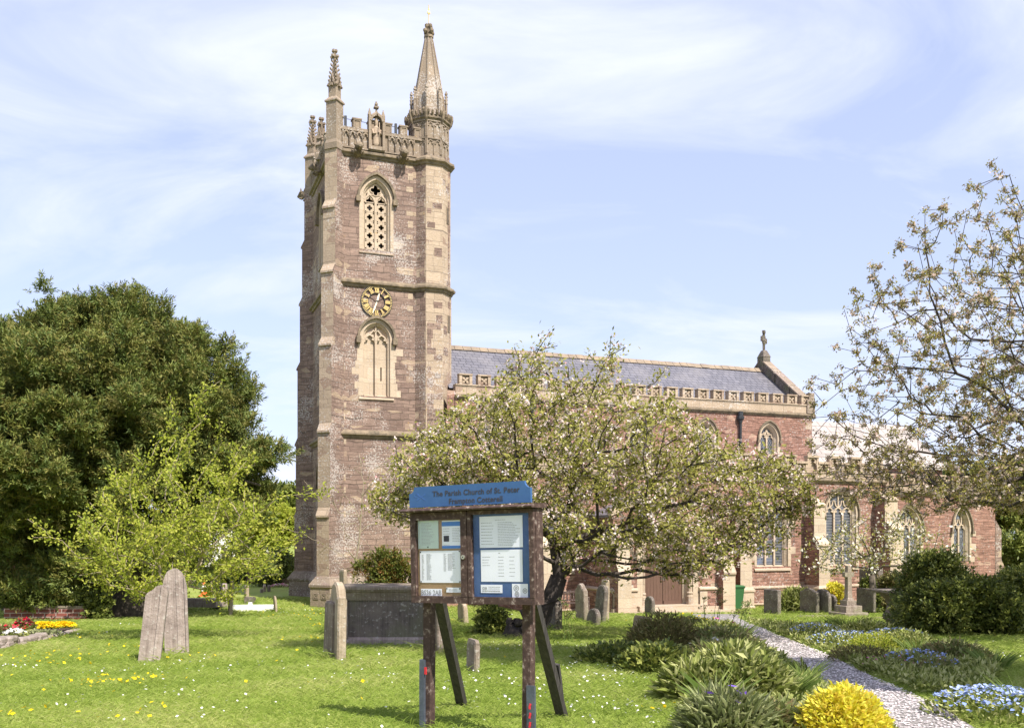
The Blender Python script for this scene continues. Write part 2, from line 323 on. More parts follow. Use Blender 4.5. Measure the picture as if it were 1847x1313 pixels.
# ------------------------------------------------------------------ ground
def gz(x, y):
    """height of the churchyard: level round the church, rising gently towards the road where the camera stands"""
    y = np.asarray(y, float); x = np.asarray(x, float)
    z = .12 + np.clip(38 - y, 0, 31) * .05742
    z = z + .22 * np.clip((-x - 3) / 8, 0, 1) * np.clip((y - 32) / 8, 0, 1)
    return z - .12 * np.clip((x - 8) / 6, 0, 1) * np.clip((y - 36) / 6, 0, 1)
def ground_at(px, py):
    """the spot of ground seen at a pixel of the photograph"""
    d = 5.0
    for _ in range(4000):
        x = (px - CXP) / FPX * d
        if EYE - (py - YHP) / FPX * d <= float(gz(x, d)): break
        d += .02
    return x, d, float(gz(x, d))
def at(px, py, d): return ((px - CXP) / FPX * d, d, EYE - (py - YHP) / FPX * d)

xs = np.concatenate([[-420, -200, -90], np.linspace(-46, 46, 93), [90, 200, 420]]); ys = np.concatenate([[-30, -5, 0, 3, 5], np.arange(6, 60, .5), [62, 68, 80, 110, 200, 500, 900]])
gx, gy = np.meshgrid(xs, ys); V = np.stack([gx.ravel(), gy.ravel(), gz(gx, gy).ravel()], 1)
nx = len(xs); i = np.arange((len(ys) - 1) * nx).reshape(-1, nx)[:, :-1].ravel()
m, t = mat('turf'); tc = t('ShaderNodeTexCoord'); v = tc.outputs['Object']
a = t.noise(v, .35, 4); b = t.noise(v, 3.2, 5, .65); c = t.noise(v, 30, 3, .7)
col = t.ramp(t.math('ADD', t.math('MULTIPLY', b, .5), t.math('MULTIPLY', c, .5)), [(.3, (.12, .16, .03)), (.52, (.22, .27, .05)), (.7, (.3, .32, .09))])
col = t.mix(t.ramp(a, [(.4, 0.0), (.65, .55)]), col, (.3, .31, .09, 1))
finish(t, col, .95, c, .6, .03, .1); M['turf'] = m
tag(npmesh('lawn', V, np.stack([i, i + 1, i + 1 + nx, i + nx], 1), M['turf'], smooth=True), kind='structure')

# path, by its two edges (x at a given distance y)
PATH = [(5.6, 2.5, 2.95), (6.85, 2.72, 3.24), (7.35, 2.82, 3.36), (8.08, 2.92, 3.52), (9.4, 3.12, 3.76), (10.6, 3.36, 3.95), (12.1, 3.57, 4.25), (13.8, 3.87, 4.58), (15.8, 4.13, 4.92), (17.5, 4.41, 5.16), (20.6, 4.84, 5.68), (24.6, 5.25, 6.34), (30.1, 5.94, 7.24), (36.6, 6.9, 8.75)]
py_ = np.array([p[0] for p in PATH])
def path_edges(y): return np.interp(y, py_, [p[1] for p in PATH]), np.interp(y, py_, [p[2] for p in PATH])
yy = np.unique(np.concatenate([np.arange(5.6, 36.6, .12), [7.0, 36.6]])); VV = []
for y in yy:
    l, r = path_edges(y)
    l += .05 * math.sin(y * 1.3) + .02 * math.sin(y * 4.7); r += .05 * math.sin(y * 1.1 + 1) + .02 * math.sin(y * 4.3)
    for k in range(5): x = l + (r - l) * k / 4; VV.append((x, y, float(gz(x, y)) + .012))
i = np.arange((len(yy) - 1) * 5).reshape(-1, 5)[:, :-1].ravel()
m, t = mat('tarmac'); tc = t('ShaderNodeTexCoord'); v = tc.outputs['Object']
c = t.noise(v, 45, 4, .7); b = t.noise(v, 1.6, 5, .6)
col = t.mix(t.math('MULTIPLY', b, .6), t.ramp(c, [(.35, (.13, .122, .118)), (.65, (.29, .27, .26))]), (.27, .24, .22, 1))
finish(t, col, .95, c, .5, .02, .1); M['tarmac'] = m
tag(npmesh('path', np.array(VV), np.stack([i, i + 1, i + 6, i + 5], 1), M['tarmac'], smooth=True), kind='structure')

# ------------------------------------------------------------------ the church; its own axes: u along the south wall, v into the church, z up
CA = math.atan2(1, 2.618)
CO = (-5.862, 41.0, 0.0)
EU = np.array([math.cos(CA), math.sin(CA)]); EV = np.array([-EU[1], EU[0]])
church = thing('church', 'red stone parish church with a tall pinnacled clock tower and slate nave roof', 'church', CO, CA)

def arch(uc, w, z0, zs, zt, n=9):
    """pointed arch outline, from bottom left up over the point and down to bottom right"""
    h = w / 2; r = max(zt - zs, .01); Rr = (h * h + r * r) / (2 * h)
    th = math.acos(max(-1, min(1, (Rr - h) / Rr))) if Rr >= h else math.acos(-(h - Rr) / Rr)
    pts = [(uc - h, z0)]
    right = []
    for k in range(n + 1):
        a = th * k / n; right.append((h - Rr + Rr * math.cos(a), zs + Rr * math.sin(a)))
    left = [(-x, z) for x, z in right]
    pts += [(uc + x, z) for x, z in left] + [(uc + x, z) for x, z in right[::-1][1:]] + [(uc + h, z0)]
    return pts
def grow_arch(uc, w, z0, zs, zt, g, gb=None): return arch(uc, w + 2 * g, z0 - (g if gb is None else gb), zs, zt + g * 1.15)

def ofs_poly(poly, d):
    n = len(poly); out = []
    for i in range(n):
        p0, p1, p2 = Vector(poly[i - 1]), Vector(poly[i]), Vector(poly[(i + 1) % n])
        a = (p1 - p0).normalized(); b = (p2 - p1).normalized(); n1 = Vector((a.y, -a.x)); n2 = Vector((b.y, -b.x))
        q = n1 + n2; out.append(tuple(p1 + q * (d / max(.2, q.dot(n1)))))
    return out
def string_ring(mb, poly, z, h=.3, p=.16, mat=0):
    sec = [(0.0, z - h), (p * .35, z - h * .95), (p * .5, z - h * .6), (p, z - h * .42), (p, z - h * .12), (0.01, z + h * .45)]
    mb.loft([[(q[0], q[1], zz) for q in ofs_poly(poly, o)] for o, zz in sec], mat)
def string_line(mb, u0, u1, v, z, h=.3, p=.16, mat=0):
    pr = [(v + .05, z - h), (v - p * .4, z - h * .95), (v - p * .5, z - h * .6), (v - p, z - h * .42), (v - p, z - h * .12), (v + .05, z + h * .45)]
    mb.prism([(u0, a, b) for a, b in pr], (u1 - u0, 0, 0), mat)
def octagon(cu, cv, ap):
    r = ap / math.cos(math.pi / 8); return [(cu + r * math.cos(math.pi / 8 + k * math.pi / 4), cv + r * math.sin(math.pi / 8 + k * math.pi / 4)) for k in range(8)]
def poly_prism(mb, poly, z0, z1, mat=0, top=None, cap=True):
    mb.loft([[(p[0], p[1], z0) for p in poly], [(p[0], p[1], z1) for p in (top or poly)]], mat, True, cap, cap)
MIRW = lambda uw, vs: Matrix(((0, 1, 0, uw), (-1, 0, 0, vs), (0, 0, 1, 0), (0, 0, 0, 1)))   # a wall facing west

def trefoil_arc(mb, uc, w, zs, v0, v1, t=.05, mat=0, rise=None):
    """cusped little arch head"""
    a = arch(uc, w, zs - .02, zs, zs + (rise or w * .75), 6)
    mb.ribbon(a, t, v0, v1, mat)
    for sgn in (-1, 1):
        mb.add([(uc + sgn * w / 2, v0, zs + w * .1), (uc + sgn * w * .16, v0, zs + w * .22), (uc + sgn * w * .34, v0, zs + w * .52),
                (uc + sgn * w / 2, v1, zs + w * .1), (uc + sgn * w * .16, v1, zs + w * .22), (uc + sgn * w * .34, v1, zs + w * .52)],
               [(0, 1, 2), (0, 1, 4, 3), (1, 2, 5, 4), (2, 0, 3, 5)], mat)

def window(name, uc, v, w, z0, zs, zt, lights, style='perp', T=None, glass='glass', deep=.3, blocks=True, hood=True, sill=True, label=None):
    """surround with hood mould, tracery and leaded glass; returns the hole to cut in the wall"""
    mb = MB(); mb.T = T
    o0 = grow_arch(uc, w, z0, zs, zt, .12, 0); o1 = arch(uc, w, z0, zs, zt); o2 = grow_arch(uc, w, z0, zs, zt, -.11, -.02); o3 = grow_arch(uc, w, z0, zs, zt, -.14, -.03)
    lay = [(o0, v + .03), (o0, v - .012), (o1, v - .012), (o1, v + .04), (o2, v + deep * .55), (o2, v + deep * .7), (o3, v + deep * .75), (o3, v + deep + .06)]
    mb.loft([[(p[0], d, p[1]) for p in o] for o, d in lay], 0, closed=False)
    if sill:
        h = w / 2 + .13
        mb.prism([(uc - h, v - .07, z0 - .2), (uc - h, v - .07, z0 - .13), (uc - h, v + deep + .05, z0 + .1), (uc - h, v + deep + .05, z0 - .2)], (2 * h, 0, 0), 0)
    if blocks:
        z = z0 - .02; k = 0
        while z < zs - .1:
            hh = random.uniform(.26, .36)
            for sg in (-1, 1):
                ext = random.choice([.12, .3, .22, .05]) if (k + (sg > 0)) % 2 else random.choice([.02, .06])
                x0 = uc + sg * (w / 2 + .115); x1 = x0 + sg * ext
                if ext > .03: mb.box(min(x0, x1), max(x0, x1), v - .008, v + .05, z, z + hh - .012, 0)
            z += hh; k += 1
    root = mb.build(name, M['bright_ashlar'], church)
    if label: root['label'] = label
    if hood:
        hm = MB(); hm.T = T
        a = grow_arch(uc, w, z0, zs, zt, .155)[1:-1]
        hm.ribbon([(a[0][0], a[0][1] - .1)] + a + [(a[-1][0], a[-1][1] - .1)], .065, v - .11, v + .03)
        for p in (a[0], a[-1]): hm.box(p[0] - .07, p[0] + .07, v - .14, v + .03, p[1] - .24, p[1] - .1)
        hm.build('hood_mould', M['mossy'], root)
    # tracery
    tr = MB(); tr.T = T; g0, g1 = v + deep * .6, v + deep * .6 + .13
    wi = w - .24; lw = wi / lights; head = lw * .62
    zl = zs - (.02 if style != 'low' else .25)
    for k in range(1, lights):
        x = uc - wi / 2 + k * lw; tr.ribbon([(x, z0 + .05), (x, zl + head * .5)], .085, g0, g1)
    top = grow_arch(uc, w, z0, zs, zt, -.13)
    def inside_top(x):
        zmax = zs
        for p, q in zip(top[:-1], top[1:]):
            if min(p[0], q[0]) - 1e-6 <= x <= max(p[0], q[0]) + 1e-6 and abs(p[0] - q[0]) > 1e-6:
                zmax = max(zmax, p[1] + (q[1] - p[1]) * (x - p[0]) / (q[0] - p[0]))
        return zmax
    for k in range(lights):
        c = uc - wi / 2 + (k + .5) * lw
        trefoil_arc(tr, c, lw * .96, zl, g0 + .01, g1 - .01, .06, rise=head)
    if style == 'perp' or style == 'low':
        for k in range(lights):                             # little upright panels above each light
            c = uc - wi / 2 + (k + .5) * lw
            zz = inside_top(c)
            if zz > zl + head + .05: tr.ribbon([(c, zl + head - .03), (c, zz)], .06, g0 + .015, g1 - .015)
            for s in (-1, 1):
                x2 = c + s * lw / 2; z2 = min(inside_top(max(uc - wi / 2 + .02, min(uc + wi / 2 - .02, x2))), zl + head * 2.1)
                if z2 > zl + head: tr.ribbon([(c, zl + head), (c + s * lw * .3, zl + head * 1.35), (x2 * .5 + c * .5 + s * lw * .17, z2)], .05, g0 + .02, g1 - .02)
    if style == 'quatre':                                   # two ogee lights under a quatrefoil
        for sg in (-1, 1):
            x = uc + sg * lw / 2
            tr.ribbon([(uc, zl + head * .45), (uc + sg * lw * .2, zl + head * 1.05), (uc + sg * lw * .22, zt - .55), (uc, zt - .2)], .06, g0 + .01, g1 - .01)
            tr.ribbon([(x, zl + head), (uc + sg * lw * .25, zl + head * 1.35)], .06, g0 + .01, g1 - .01)
            tr.ribbon([(x, zl + head), (uc + sg * wi * .46, inside_top(uc + sg * wi * .42) - .03)], .06, g0 + .01, g1 - .01)
    tr.build('tracery', M['bright_ashlar'], root)
    gl = MB(); gl.T = T
    gl.sheet(grow_arch(uc, w, z0, zs, zt, -.12, -.02), [], v + deep * .6 + .075, 0); gl.build('glass', M[glass], root)
    return [p for p in grow_arch(uc, w, z0, zs, zt, .005, 0)]

# ---- tower
UW, UE, VN = -1.85, 3.3, 5.9
TUR = (2.5, .55)
ZS = (7.66, 14.15, 19.70)                                  # the three string courses
# bell window of pierced panels, blind window with a slit
bell_hole = grow_arch(0.0, 1.22, 15.55, 17.75, 18.62, .005, 0)
blind_hole = grow_arch(0.0, 1.2, 9.25, 11.75, 12.42, .005, 0)
west_T = MIRW(UW, 0)
w_hole1 = grow_arch(-2.95, 1.22, 15.55, 17.75, 18.62, .005, 0)
w_hole2 = grow_arch(-2.95, 1.7, 3.2, 5.6, 6.7, .005, 0)
mb = MB()
mb.sheet([(UW, -.3), (UE, -.3), (UE, 20.0), (UW, 20.0)], [bell_hole, blind_hole], 0.0, 0)
mb.T = west_T; mb.sheet([(-VN, -.3), (0, -.3), (0, 20.0), (-VN, 20.0)], [w_hole1, w_hole2], 0.0, 0); mb.T = None
mb.add([(UW, VN, -.3), (UE, VN, -.3), (UE, VN, 20), (UW, VN, 20)], [(0, 1, 2, 3)]); mb.add([(UE, 0, -.3), (UE, VN, -.3), (UE, VN, 20), (UE, 0, 20)], [(0, 1, 2, 3)])
mb.add([(UW, 0, 19.6), (UE, 0, 19.6), (UE, VN, 19.6), (UW, VN, 19.6)], [(0, 1, 2, 3)])
# scattered squared cream blocks along the corner and the turret joint
for zq in np.arange(.9, 19.2, .52):
    q = random.random()
    if q < .62: mb.box(UW + .12, UW + .12 + random.uniform(.25, .5), -.006, .05, zq, zq + random.uniform(.2, .32), 1)
    if random.random() < .4: mb.box(1.5 - random.uniform(.1, .3), 1.62, -.006, .05, zq + .2, zq + .2 + random.uniform(.2, .3), 1)
tower = mb.build('tower_wall', [M['tower'], M['ashlar']], church)
# near-black sheets painting the belfry's inner shade behind the pierced panels
mb = MB(); mb.box(UW + .6, UE - .8, .7, .75, 15, 19); mb.box(UW + .75, UW + .8, .8, VN - .3, 15, 19); mb.build('belfry_shade_sheet', M['dark'], church)
TRECT = [(UW, 0), (UE, 0), (UE, VN), (UW, VN)]
for z in ZS:
    mb = MB(); string_ring(mb, TRECT, z, .25, .17); mb.build('string_course', M['mossy'], church)
# plinth
mb = MB()
mb.loft([[(q[0], q[1], zz) for q in ofs_poly(TRECT, o)] for o, zz in [(.2, -.3), (.2, 1.05), (.24, 1.08), (.24, 1.16), (.04, 1.5), (.0, 1.5)]], 0)
mb.build('tower_plinth', M['ashlar_old'], church)

def quatrefoil(cx, cz, r, n=7):
    pts = []
    for k in range(4):
        a0 = math.pi / 2 * k
        for j in range(n):
            a = a0 - math.pi * .62 + math.pi * 1.24 * j / (n - 1)
            pts.append((cx + r * (.56 * math.cos(a0) + .46 * math.cos(a)), cz + r * (.56 * math.sin(a0) + .46 * math.sin(a))))
    return pts
def belfry(T=None):
    uc, w, z0, zs, zt = 0.0, 1.22, 15.55, 17.75, 18.62
    if T is not None: uc = -2.95
    mb = MB(); mb.T = T
    o0 = grow_arch(uc, w, z0, zs, zt, .14, 0); o1 = arch(uc, w, z0, zs, zt); o2 = grow_arch(uc, w, z0, zs, zt, -.09, -.05); o3 = grow_arch(uc, w, z0, zs, zt, -.13, -.06)
    mb.loft([[(p[0], d, p[1]) for p in o] for o, d in [(o0, .03), (o0, -.012), (o1, -.012), (o1, .05), (o2, .12), (o2, .2), (o3, .22), (o3, .34)]], 0, closed=False)
    mb.prism([(uc - .76, -.05, z0 - .16), (uc - .76, -.05, z0 - .1), (uc - .76, .3, z0 + .08), (uc - .76, .3, z0 - .16)], (1.52, 0, 0))
    root = mb.build('bell_window', M['bright_ashlar'], church)
    hm = MB(); hm.T = T; a = grow_arch(uc, w, z0, zs, zt, .2)[1:-1]
    hm.ribbon(a, .1, -.14, .03)
    for p in (a[0], a[-1]): hm.box(p[0] - .1, p[0] + .1, -.18, .03, p[1] - .2, p[1] + .03)
    hm.build('hood_mould', M['mossy'], root)
    for sg in (-1, 1):                                      # a pierced panel in each light
        pl = MB(); pl.T = T; c = uc + sg * .255; hw = .215; rows = 5; H = (17.62 - (z0 + .08)) / rows
        for k in range(rows):
            zc = z0 + .08 + H * (k + .5)
            holes = [quatrefoil(c, zc, .122)]
            for a in (-1, 1):
                for b in (-1, 1): holes.append([(c + a * .17 + .032 * math.cos(q), zc + b * H * .4 + .032 * math.sin(q)) for q in np.arange(6) * math.pi / 3])
            pl.sheet([(c - hw, zc - H / 2 + .012), (c + hw, zc - H / 2 + .012), (c + hw, zc + H / 2 - .012), (c - hw, zc + H / 2 - .012)], holes, .2)
            pl.loft([[(p[0], d, p[1]) for p in holes[0]] for d in (.2, .3)])
            pl.box(c - hw, c + hw, .205, .3, zc - H / 2 - .011, zc - H / 2 + .011)
        pl.build('pierced_panel', M['bright_ashlar'], root)
    tr = MB(); tr.T = T
    tr.ribbon([(uc, z0), (uc, 17.75)], .1, .15, .32)
    full = grow_arch(uc, w, z0, zs, zt, -.1, -.05)
    head_ = [(uc - w / 2 + .1, 17.64)] + [p for p in full[1:-1]] + [(uc + w / 2 - .1, 17.64)]
    qf = quatrefoil(uc, 18.2, .235)
    holes = [qf]
    for sg in (-1, 1):
        c = uc + sg * .255; holes.append([(c - .17, 17.68), (c + .17, 17.68), (c + .13, 17.78), (c + .06, 17.8), (c, 17.92), (c - .06, 17.8), (c - .13, 17.78)])
        holes.append([(uc + sg * .36, 18.0), (uc + sg * .43, 17.9), (uc + sg * .42, 17.98), (uc + sg * .36, 18.1)])
    tr.sheet(head_, holes, .2)
    for hq in holes: tr.loft([[(p[0], d, p[1]) for p in hq] for d in (.2, .3)])
    tr.ribbon(qf, .035, .165, .21, closed=True)
    for sg in (-1, 1):
        c = uc + sg * .255; tr.ribbon([(c - .22, 17.66), (c - .16, 17.84), (c, 17.99), (c + .16, 17.84), (c + .22, 17.66)], .04, .16, .21)
        tr.ribbon([(c, 17.99), (uc + sg * .12, 18.0), (uc, 17.95)], .035, .17, .21)
    tr.build('tracery', M['bright_ashlar'], root)
belfry(); belfry(west_T)
# blind window below the clock
mb = MB(); uc, w, z0, zs, zt = 0.0, 1.2, 9.25, 11.75, 12.42
o0 = grow_arch(uc, w, z0, zs, zt, .16, 0); o1 = arch(uc, w, z0, zs, zt); o2 = grow_arch(uc, w, z0, zs, zt, -.09, -.05); o3 = grow_arch(uc, w, z0, zs, zt, -.12, -.06)
mb.loft([[(p[0], d, p[1]) for p in o] for o, d in [(o0, .03), (o0, -.012), (o1, -.012), (o1, .05), (o2, .12), (o2, .2), (o3, .22), (o3, .34)]], 0, closed=False)
mb.prism([(-.77, -.06, z0 - .16), (-.77, -.06, z0 - .1), (-.77, .3, z0 + .1), (-.77, .3, z0 - .16)], (1.54, 0, 0))
for k, z in enumerate(np.arange(z0, zs - .2, .3)):
    for sg in (-1, 1):
        ext = [.1, .32, .2, .42, .06][(k * 2 + (sg > 0)) % 5] * (1 if (k + (sg > 0)) % 2 else .4)
        x0 = sg * .755; x1 = x0 + sg * ext; mb.box(min(x0, x1), max(x0, x1), -.008, .05, z, z + .288)
bw = mb.build('blind_window', M['bright_ashlar'], church)
slit = [(.25 + .0 + .035, 9.95), (.25 + .035, 10.6), (.25 - .035, 10.6), (.25 - .035, 9.95)]
mb = MB(); hol = [(.255 - .03, 9.95), (.255 + .03, 9.95), (.255 + .03, 10.55), (.255 - .03, 10.55)]
mb.sheet(grow_arch(uc, w, z0, zs, zt, -.1, -.05), [hol], .24); mb.loft([[(p[0], d, p[1]) for p in hol] for d in (.24, .5)]); mb.build('blind_panel', M['bright_ashlar'], bw)
mb = MB(); mb.box(.1, .4, .5, .52, 9.8, 10.7); mb.build('slit_shade_sheet', M['dark'], bw)  # black sheet gives the slit its depth of shade by colour
tr = MB(); tr.ribbon([(0, z0), (0, 11.85)], .09, .1, .26)
for sg in (-1, 1): trefoil_arc(tr, sg * .26, .46, 11.6, .12, .25, .06, rise=.32)
tr.ribbon([(-.27, 11.92), (-.1, 12.12), (0, 12.05), (.1, 12.12), (.27, 11.92)], .06, .14, .25); tr.ribbon([(0, 11.85), (0, 12.3)], .06, .14, .25)
tr.build('tracery', M['bright_ashlar'], bw)
hm = MB(); a = grow_arch(uc, w, z0, zs, zt, .2)[1:-1]; hm.ribbon(a, .1, -.15, .03)
for p in (a[0], a[-1]): hm.box(p[0] - .1, p[0] + .1, -.19, .03, p[1] - .25, p[1] + .03)
hm.build('hood_mould', M['mossy'], bw)
# west window
window('west_window', -2.95, 0.0, 1.7, 3.2, 5.6, 6.7, 3, 'perp', west_T)

# clock: an open skeleton dial
CZ = 13.33
def ring(mb, r0, r1, v0, v1, n=48, mat=0):
    rr = []
    for k in range(n):
        a = 6.28318 * k / n; c, s = math.cos(a), math.sin(a); rr.append([(r0 * c, v0, CZ + r0 * s), (r1 * c, v0, CZ + r1 * s), (r1 * c, v1, CZ + r1 * s), (r0 * c, v1, CZ + r0 * s)])
    mb.loft(rr + [rr[0]], mat)
mb = MB(); ring(mb, .585, .70, -.10, -.03); clock = mb.build('clock', M['black'], church); clock['label'] = 'open skeleton clock dial with gold numerals, hands near half past twelve'
mb = MB(); ring(mb, .355, .385, -.10, -.05); mb.build('dial_ring', M['black'], clock)
mb = MB()
for k in range(60):
    a = 6.28318 * k / 60; c, s = math.cos(a), math.sin(a)
    mb.ribbon([(.605 * c, CZ + .605 * s), (.675 * c, CZ + .675 * s)], .026, -.115, -.095)
mb.build('minute_track', M['gold'], clock)
NUM = ['XII', 'I', 'II', 'III', 'IIII', 'V', 'VI', 'VII', 'VIII', 'IX', 'X', 'XI']
wid = {'I': .045, 'V': .1, 'X': .105}
for k, nm in enumerate(NUM):
    mb = MB(); a = -6.28318 * k / 12; ca, sa = math.cos(a), math.sin(a)
    tot = sum(wid[ch] for ch in nm); x = -tot / 2
    def loc(px, pz): pz += .483; return (px * ca - pz * sa, CZ + px * sa + pz * ca)
    for ch in nm:
        w2 = wid[ch]; c = x + w2 / 2
        if ch == 'I': mb.ribbon([loc(c, -.095), loc(c, .095)], .032, -.115, -.09)
        if ch == 'V': mb.ribbon([loc(c - .04, .095), loc(c, -.095)], .032, -.115, -.09); mb.ribbon([loc(c + .04, .095), loc(c, -.095)], .02, -.114, -.09)
        if ch == 'X': mb.ribbon([loc(c - .04, .095), loc(c + .04, -.095)], .032, -.115, -.09); mb.ribbon([loc(c + .04, .095), loc(c - .04, -.095)], .02, -.114, -.09)
        x += w2
    for zz in (-.095, .095): mb.ribbon([loc(-tot / 2, zz), loc(tot / 2, zz)], .016, -.113, -.09)
    mb.build('numeral', M['gold'], clock)
def hand(nm, deg, L, w, tail, m):
    mb = MB(); a = R(90 - deg); c, s = math.cos(a), math.sin(a)
    mb.ribbon([(-tail * c, CZ - tail * s), (L * .7 * c, CZ + L * .7 * s), (L * c, CZ + L * s)], [w * .9, w, w * .25], -.15 if nm == 'hour_hand' else -.18, -.13 if nm == 'hour_hand' else -.16)
    mb.build(nm, M[m], clock)
hand('hour_hand', 16.5, .36, .075, .08, 'goldlight'); hand('minute_hand', 200, .57, .06, .12, 'goldlight')
mb = MB()
for a in (.5, 2.6, 4.4): mb.tube([(0, -.06, CZ), (.36 * math.cos(a), -.06, CZ + .36 * math.sin(a))], .01, 4)
mb.tube([(0, -.19, CZ), (0, .05, CZ)], .04, 8); mb.build('spindle', M['black'], clock)

clock.location = (0, .04, 0)
# diagonal corner buttresses with weathered set-offs
def diag_buttress(cu, cv, ang, stages, w, name, m, side):
    """ang: the way it points; stages: (z, projection beyond the corner)"""
    mb = MB(); ca, sa = math.cos(ang), math.sin(ang)
    mb.T = Matrix(((sa, ca, 0, cu), (-ca, sa, 0, cv), (0, 0, 1, 0), (0, 0, 0, 1)))   # local x across, local y outward
    pts = [(-.6, stages[0][0])]
    for k, (z, p) in enumerate(stages):
        if k + 1 < len(stages):
            zt, pn = stages[k + 1]
            pts += [(p, z), (p, zt - .42), (p + .07, zt - .40), (p + .07, zt - .32), (pn, zt)]
    pts += [(stages[-1][1], 19.66), (-.6, 19.66)]
    mb.add([(-w / 2, y, z) for y, z in pts] + [(w / 2, y, z) for y, z in pts], [])
    n = len(pts)
    b = len(mb.v) - 2 * n
    for i in range(n):
        j = (i + 1) % n; mb.f.append([b + i, b + j, b + n + j, b + n + i]); mb.m.append(0)
    tri = tessellate_polygon([[Vector((y, z, 0)) for y, z in pts]])
    for tt in tri: mb.f.append([b + i for i in tt]); mb.m.append(1); mb.f.append([b + n + i for i in tt]); mb.m.append(1)
    mb.build(name, [M[m], M[side]], church)
ST = [(-.3, .78), (4.4, .70), (7.95, .60), (11.6, .46), (14.7, .33), (17.45, .20)]
diag_buttress(UW, 0, R(225), ST, .62, 'corner_buttress', 'ashlar', 'tower')
diag_buttress(UW, VN, R(135), ST, .62, 'corner_buttress', 'ashlar_old', 'tower')
for cvv, ang in ((0, 225), (VN, 135)):
    mb = MB(); ca, sa = math.cos(R(ang)), math.sin(R(ang))
    mb.T = Matrix(((sa, ca, 0, UW), (-ca, sa, 0, cvv), (0, 0, 1, 0), (0, 0, 0, 1)))
    q = [(-.43, -.4), (.43, -.4), (.43, .92), (-.43, .92)]
    mb.loft([[(p[0], p[1], z) for p in ofs_poly(q, o)] for o, z in [(.06, -.3), (.06, 1.05), (.11, 1.09), (.11, 1.18), (-.1, 1.52)]], 0, True, False, True)
    for cx in (-.2, .2):
        if ang == 225:
            qq = [(cx + .15 * math.cos(a), .7 + .15 * math.sin(a)) for a in np.arange(4) * math.pi / 2 + math.pi / 4]
            mb.ribbon(qq, .045, 1.005, .96, closed=True); mb.ribbon([(cx + .07 * math.cos(a), .7 + .07 * math.sin(a)) for a in np.arange(6) * math.pi / 3], .03, 1.0, .96, closed=True)
    mb.build('buttress_plinth', M['ashlar_old'], church)

# stair turret
mb = MB(); oc = lambda ap: octagon(TUR[0], TUR[1], ap)
poly_prism(mb, oc(.965), -.3, 7.7); poly_prism(mb, oc(.935), 7.6, 14.2); poly_prism(mb, oc(.90), 14.1, 19.8)
# rubble-faced patches on the turret's shaded and front faces
def facet_frame(ap, k):
    a = -math.pi / 2 + k * math.pi / 4; nx_, ny_ = math.cos(a), math.sin(a); tx, ty = -ny_, nx_
    return Matrix(((tx, -nx_, 0, TUR[0] + nx_ * ap), (ty, -ny_, 0, TUR[1] + ny_ * ap), (0, 0, 1, 0), (0, 0, 0, 1)))
for ap, za, zb in ((.965, .2, 7.3), (.935, 7.75, 13.8), (.90, 14.3, 19.3)):
    for k, dens in ((-1, .95), (0, .35 if za < 14 else .16), (1, .12)):
        mb.T = facet_frame(ap, k); hw = ap * .41; z = za
        while z < zb:
            h = random.uniform(.24, .42)
            x = -hw + .04
            while x < hw - .1:
                ww = random.uniform(.18, .42)
                if random.random() < dens: mb.box(x, min(x + ww, hw - .03), -.005, .05, z, z + h - .02, 1)
                x += ww + .015
            z += h
mb.T = None
tur = mb.build('stair_turret', [M['ashlar'], M['tower']], church)
for (ap, k, x, z, h) in ((.90, 1, .08, 17.1, .62), (.935, 1, .12, 12.3, .65), (.935, 1, .1, 9.0, .6), (.965, 0, -.05, 6.55, .5)):
    mb = MB(); mb.T = facet_frame(ap, k); mb.box(x - .05, x + .05, -.012, .02, z, z + h); mb.build('slit_window', M['dark'], tur)  # shade inside the slit painted as a near-black strip
    mb = MB(); mb.T = facet_frame(ap, k); mb.ribbon([(x - .08, z - .04), (x + .08, z - .04), (x + .08, z + h + .04), (x - .08, z + h + .04)], .05, -.03, .02, closed=True); mb.build('slit_frame', M['carved'], tur)
for z, ap in zip((7.66, 14.15, 19.72), (.95, .92, .89)):
    mb = MB(); string_ring(mb, oc(ap), z + .004, .27, .19); mb.build('turret_string', M['mossy'], tur)
# panelled stage, leafy coronet, spirelet with pinnacles, finial and gilded vane
mb = MB(); poly_prism(mb, oc(.80), 19.8, 21.55)
for k in range(8):
    mb.T = facet_frame(.80, k)
    for zb, zt in ((19.98, 20.62), (20.72, 21.40)):
        mb.ribbon([(-.31, zb), (-.31, zt)], .05, -.045, .02); mb.ribbon([(.31, zb), (.31, zt)], .05, -.045, .02); mb.ribbon([(0, zb), (0, zt - .15)], .04, -.04, .02)
        mb.box(-.33, .33, -.05, .02, zt, zt + .06)
        for c in (-.155, .155): trefoil_arc(mb, c, .29, zt - .25, -.04, .02, .04, rise=.2)
mb.T = None; mb.build('panelled_stage', M['carved'], tur)
mb = MB(); string_ring(mb, oc(.80), 21.62, .2, .12)
poly_prism(mb, oc(.86), 21.62, 21.72)
for k in range(8):
    for c in (-.28, -.1, .1, .28):
        mb.T = facet_frame(.86, k); s = random.uniform(.55, .8)
        mb.loft([[(c + .085 * s * math.cos(q) * f, -.03 - g + .07 * math.sin(q) * f, 21.62 + hh * s) for q in np.arange(6) * math.pi / 3] for f, g, hh in ((.5, 0, 0), (1, .05, .16), (.9, .09, .3), (.35, .05, .42))], 0, True, True, True)
    a = -math.pi / 2 + (k + .5) * math.pi / 4; mb.T = None; rr = .93 / math.cos(math.pi / 8)
    mb.loft([[(TUR[0] + (rr + o) * math.cos(a) + f * .11 * math.cos(q), TUR[1] + (rr + o) * math.sin(a) + f * .11 * math.sin(q), z) for q in np.arange(6) * math.pi / 3] for f, o, z in ((.3, -.1, 21.35), (.65, -.03, 21.5), (.75, .02, 21.72), (.4, .05, 21.9), (.15, .02, 21.98))], 0, True, True, True)
mb.build('leaf_coronet', M['mossy'], tur)
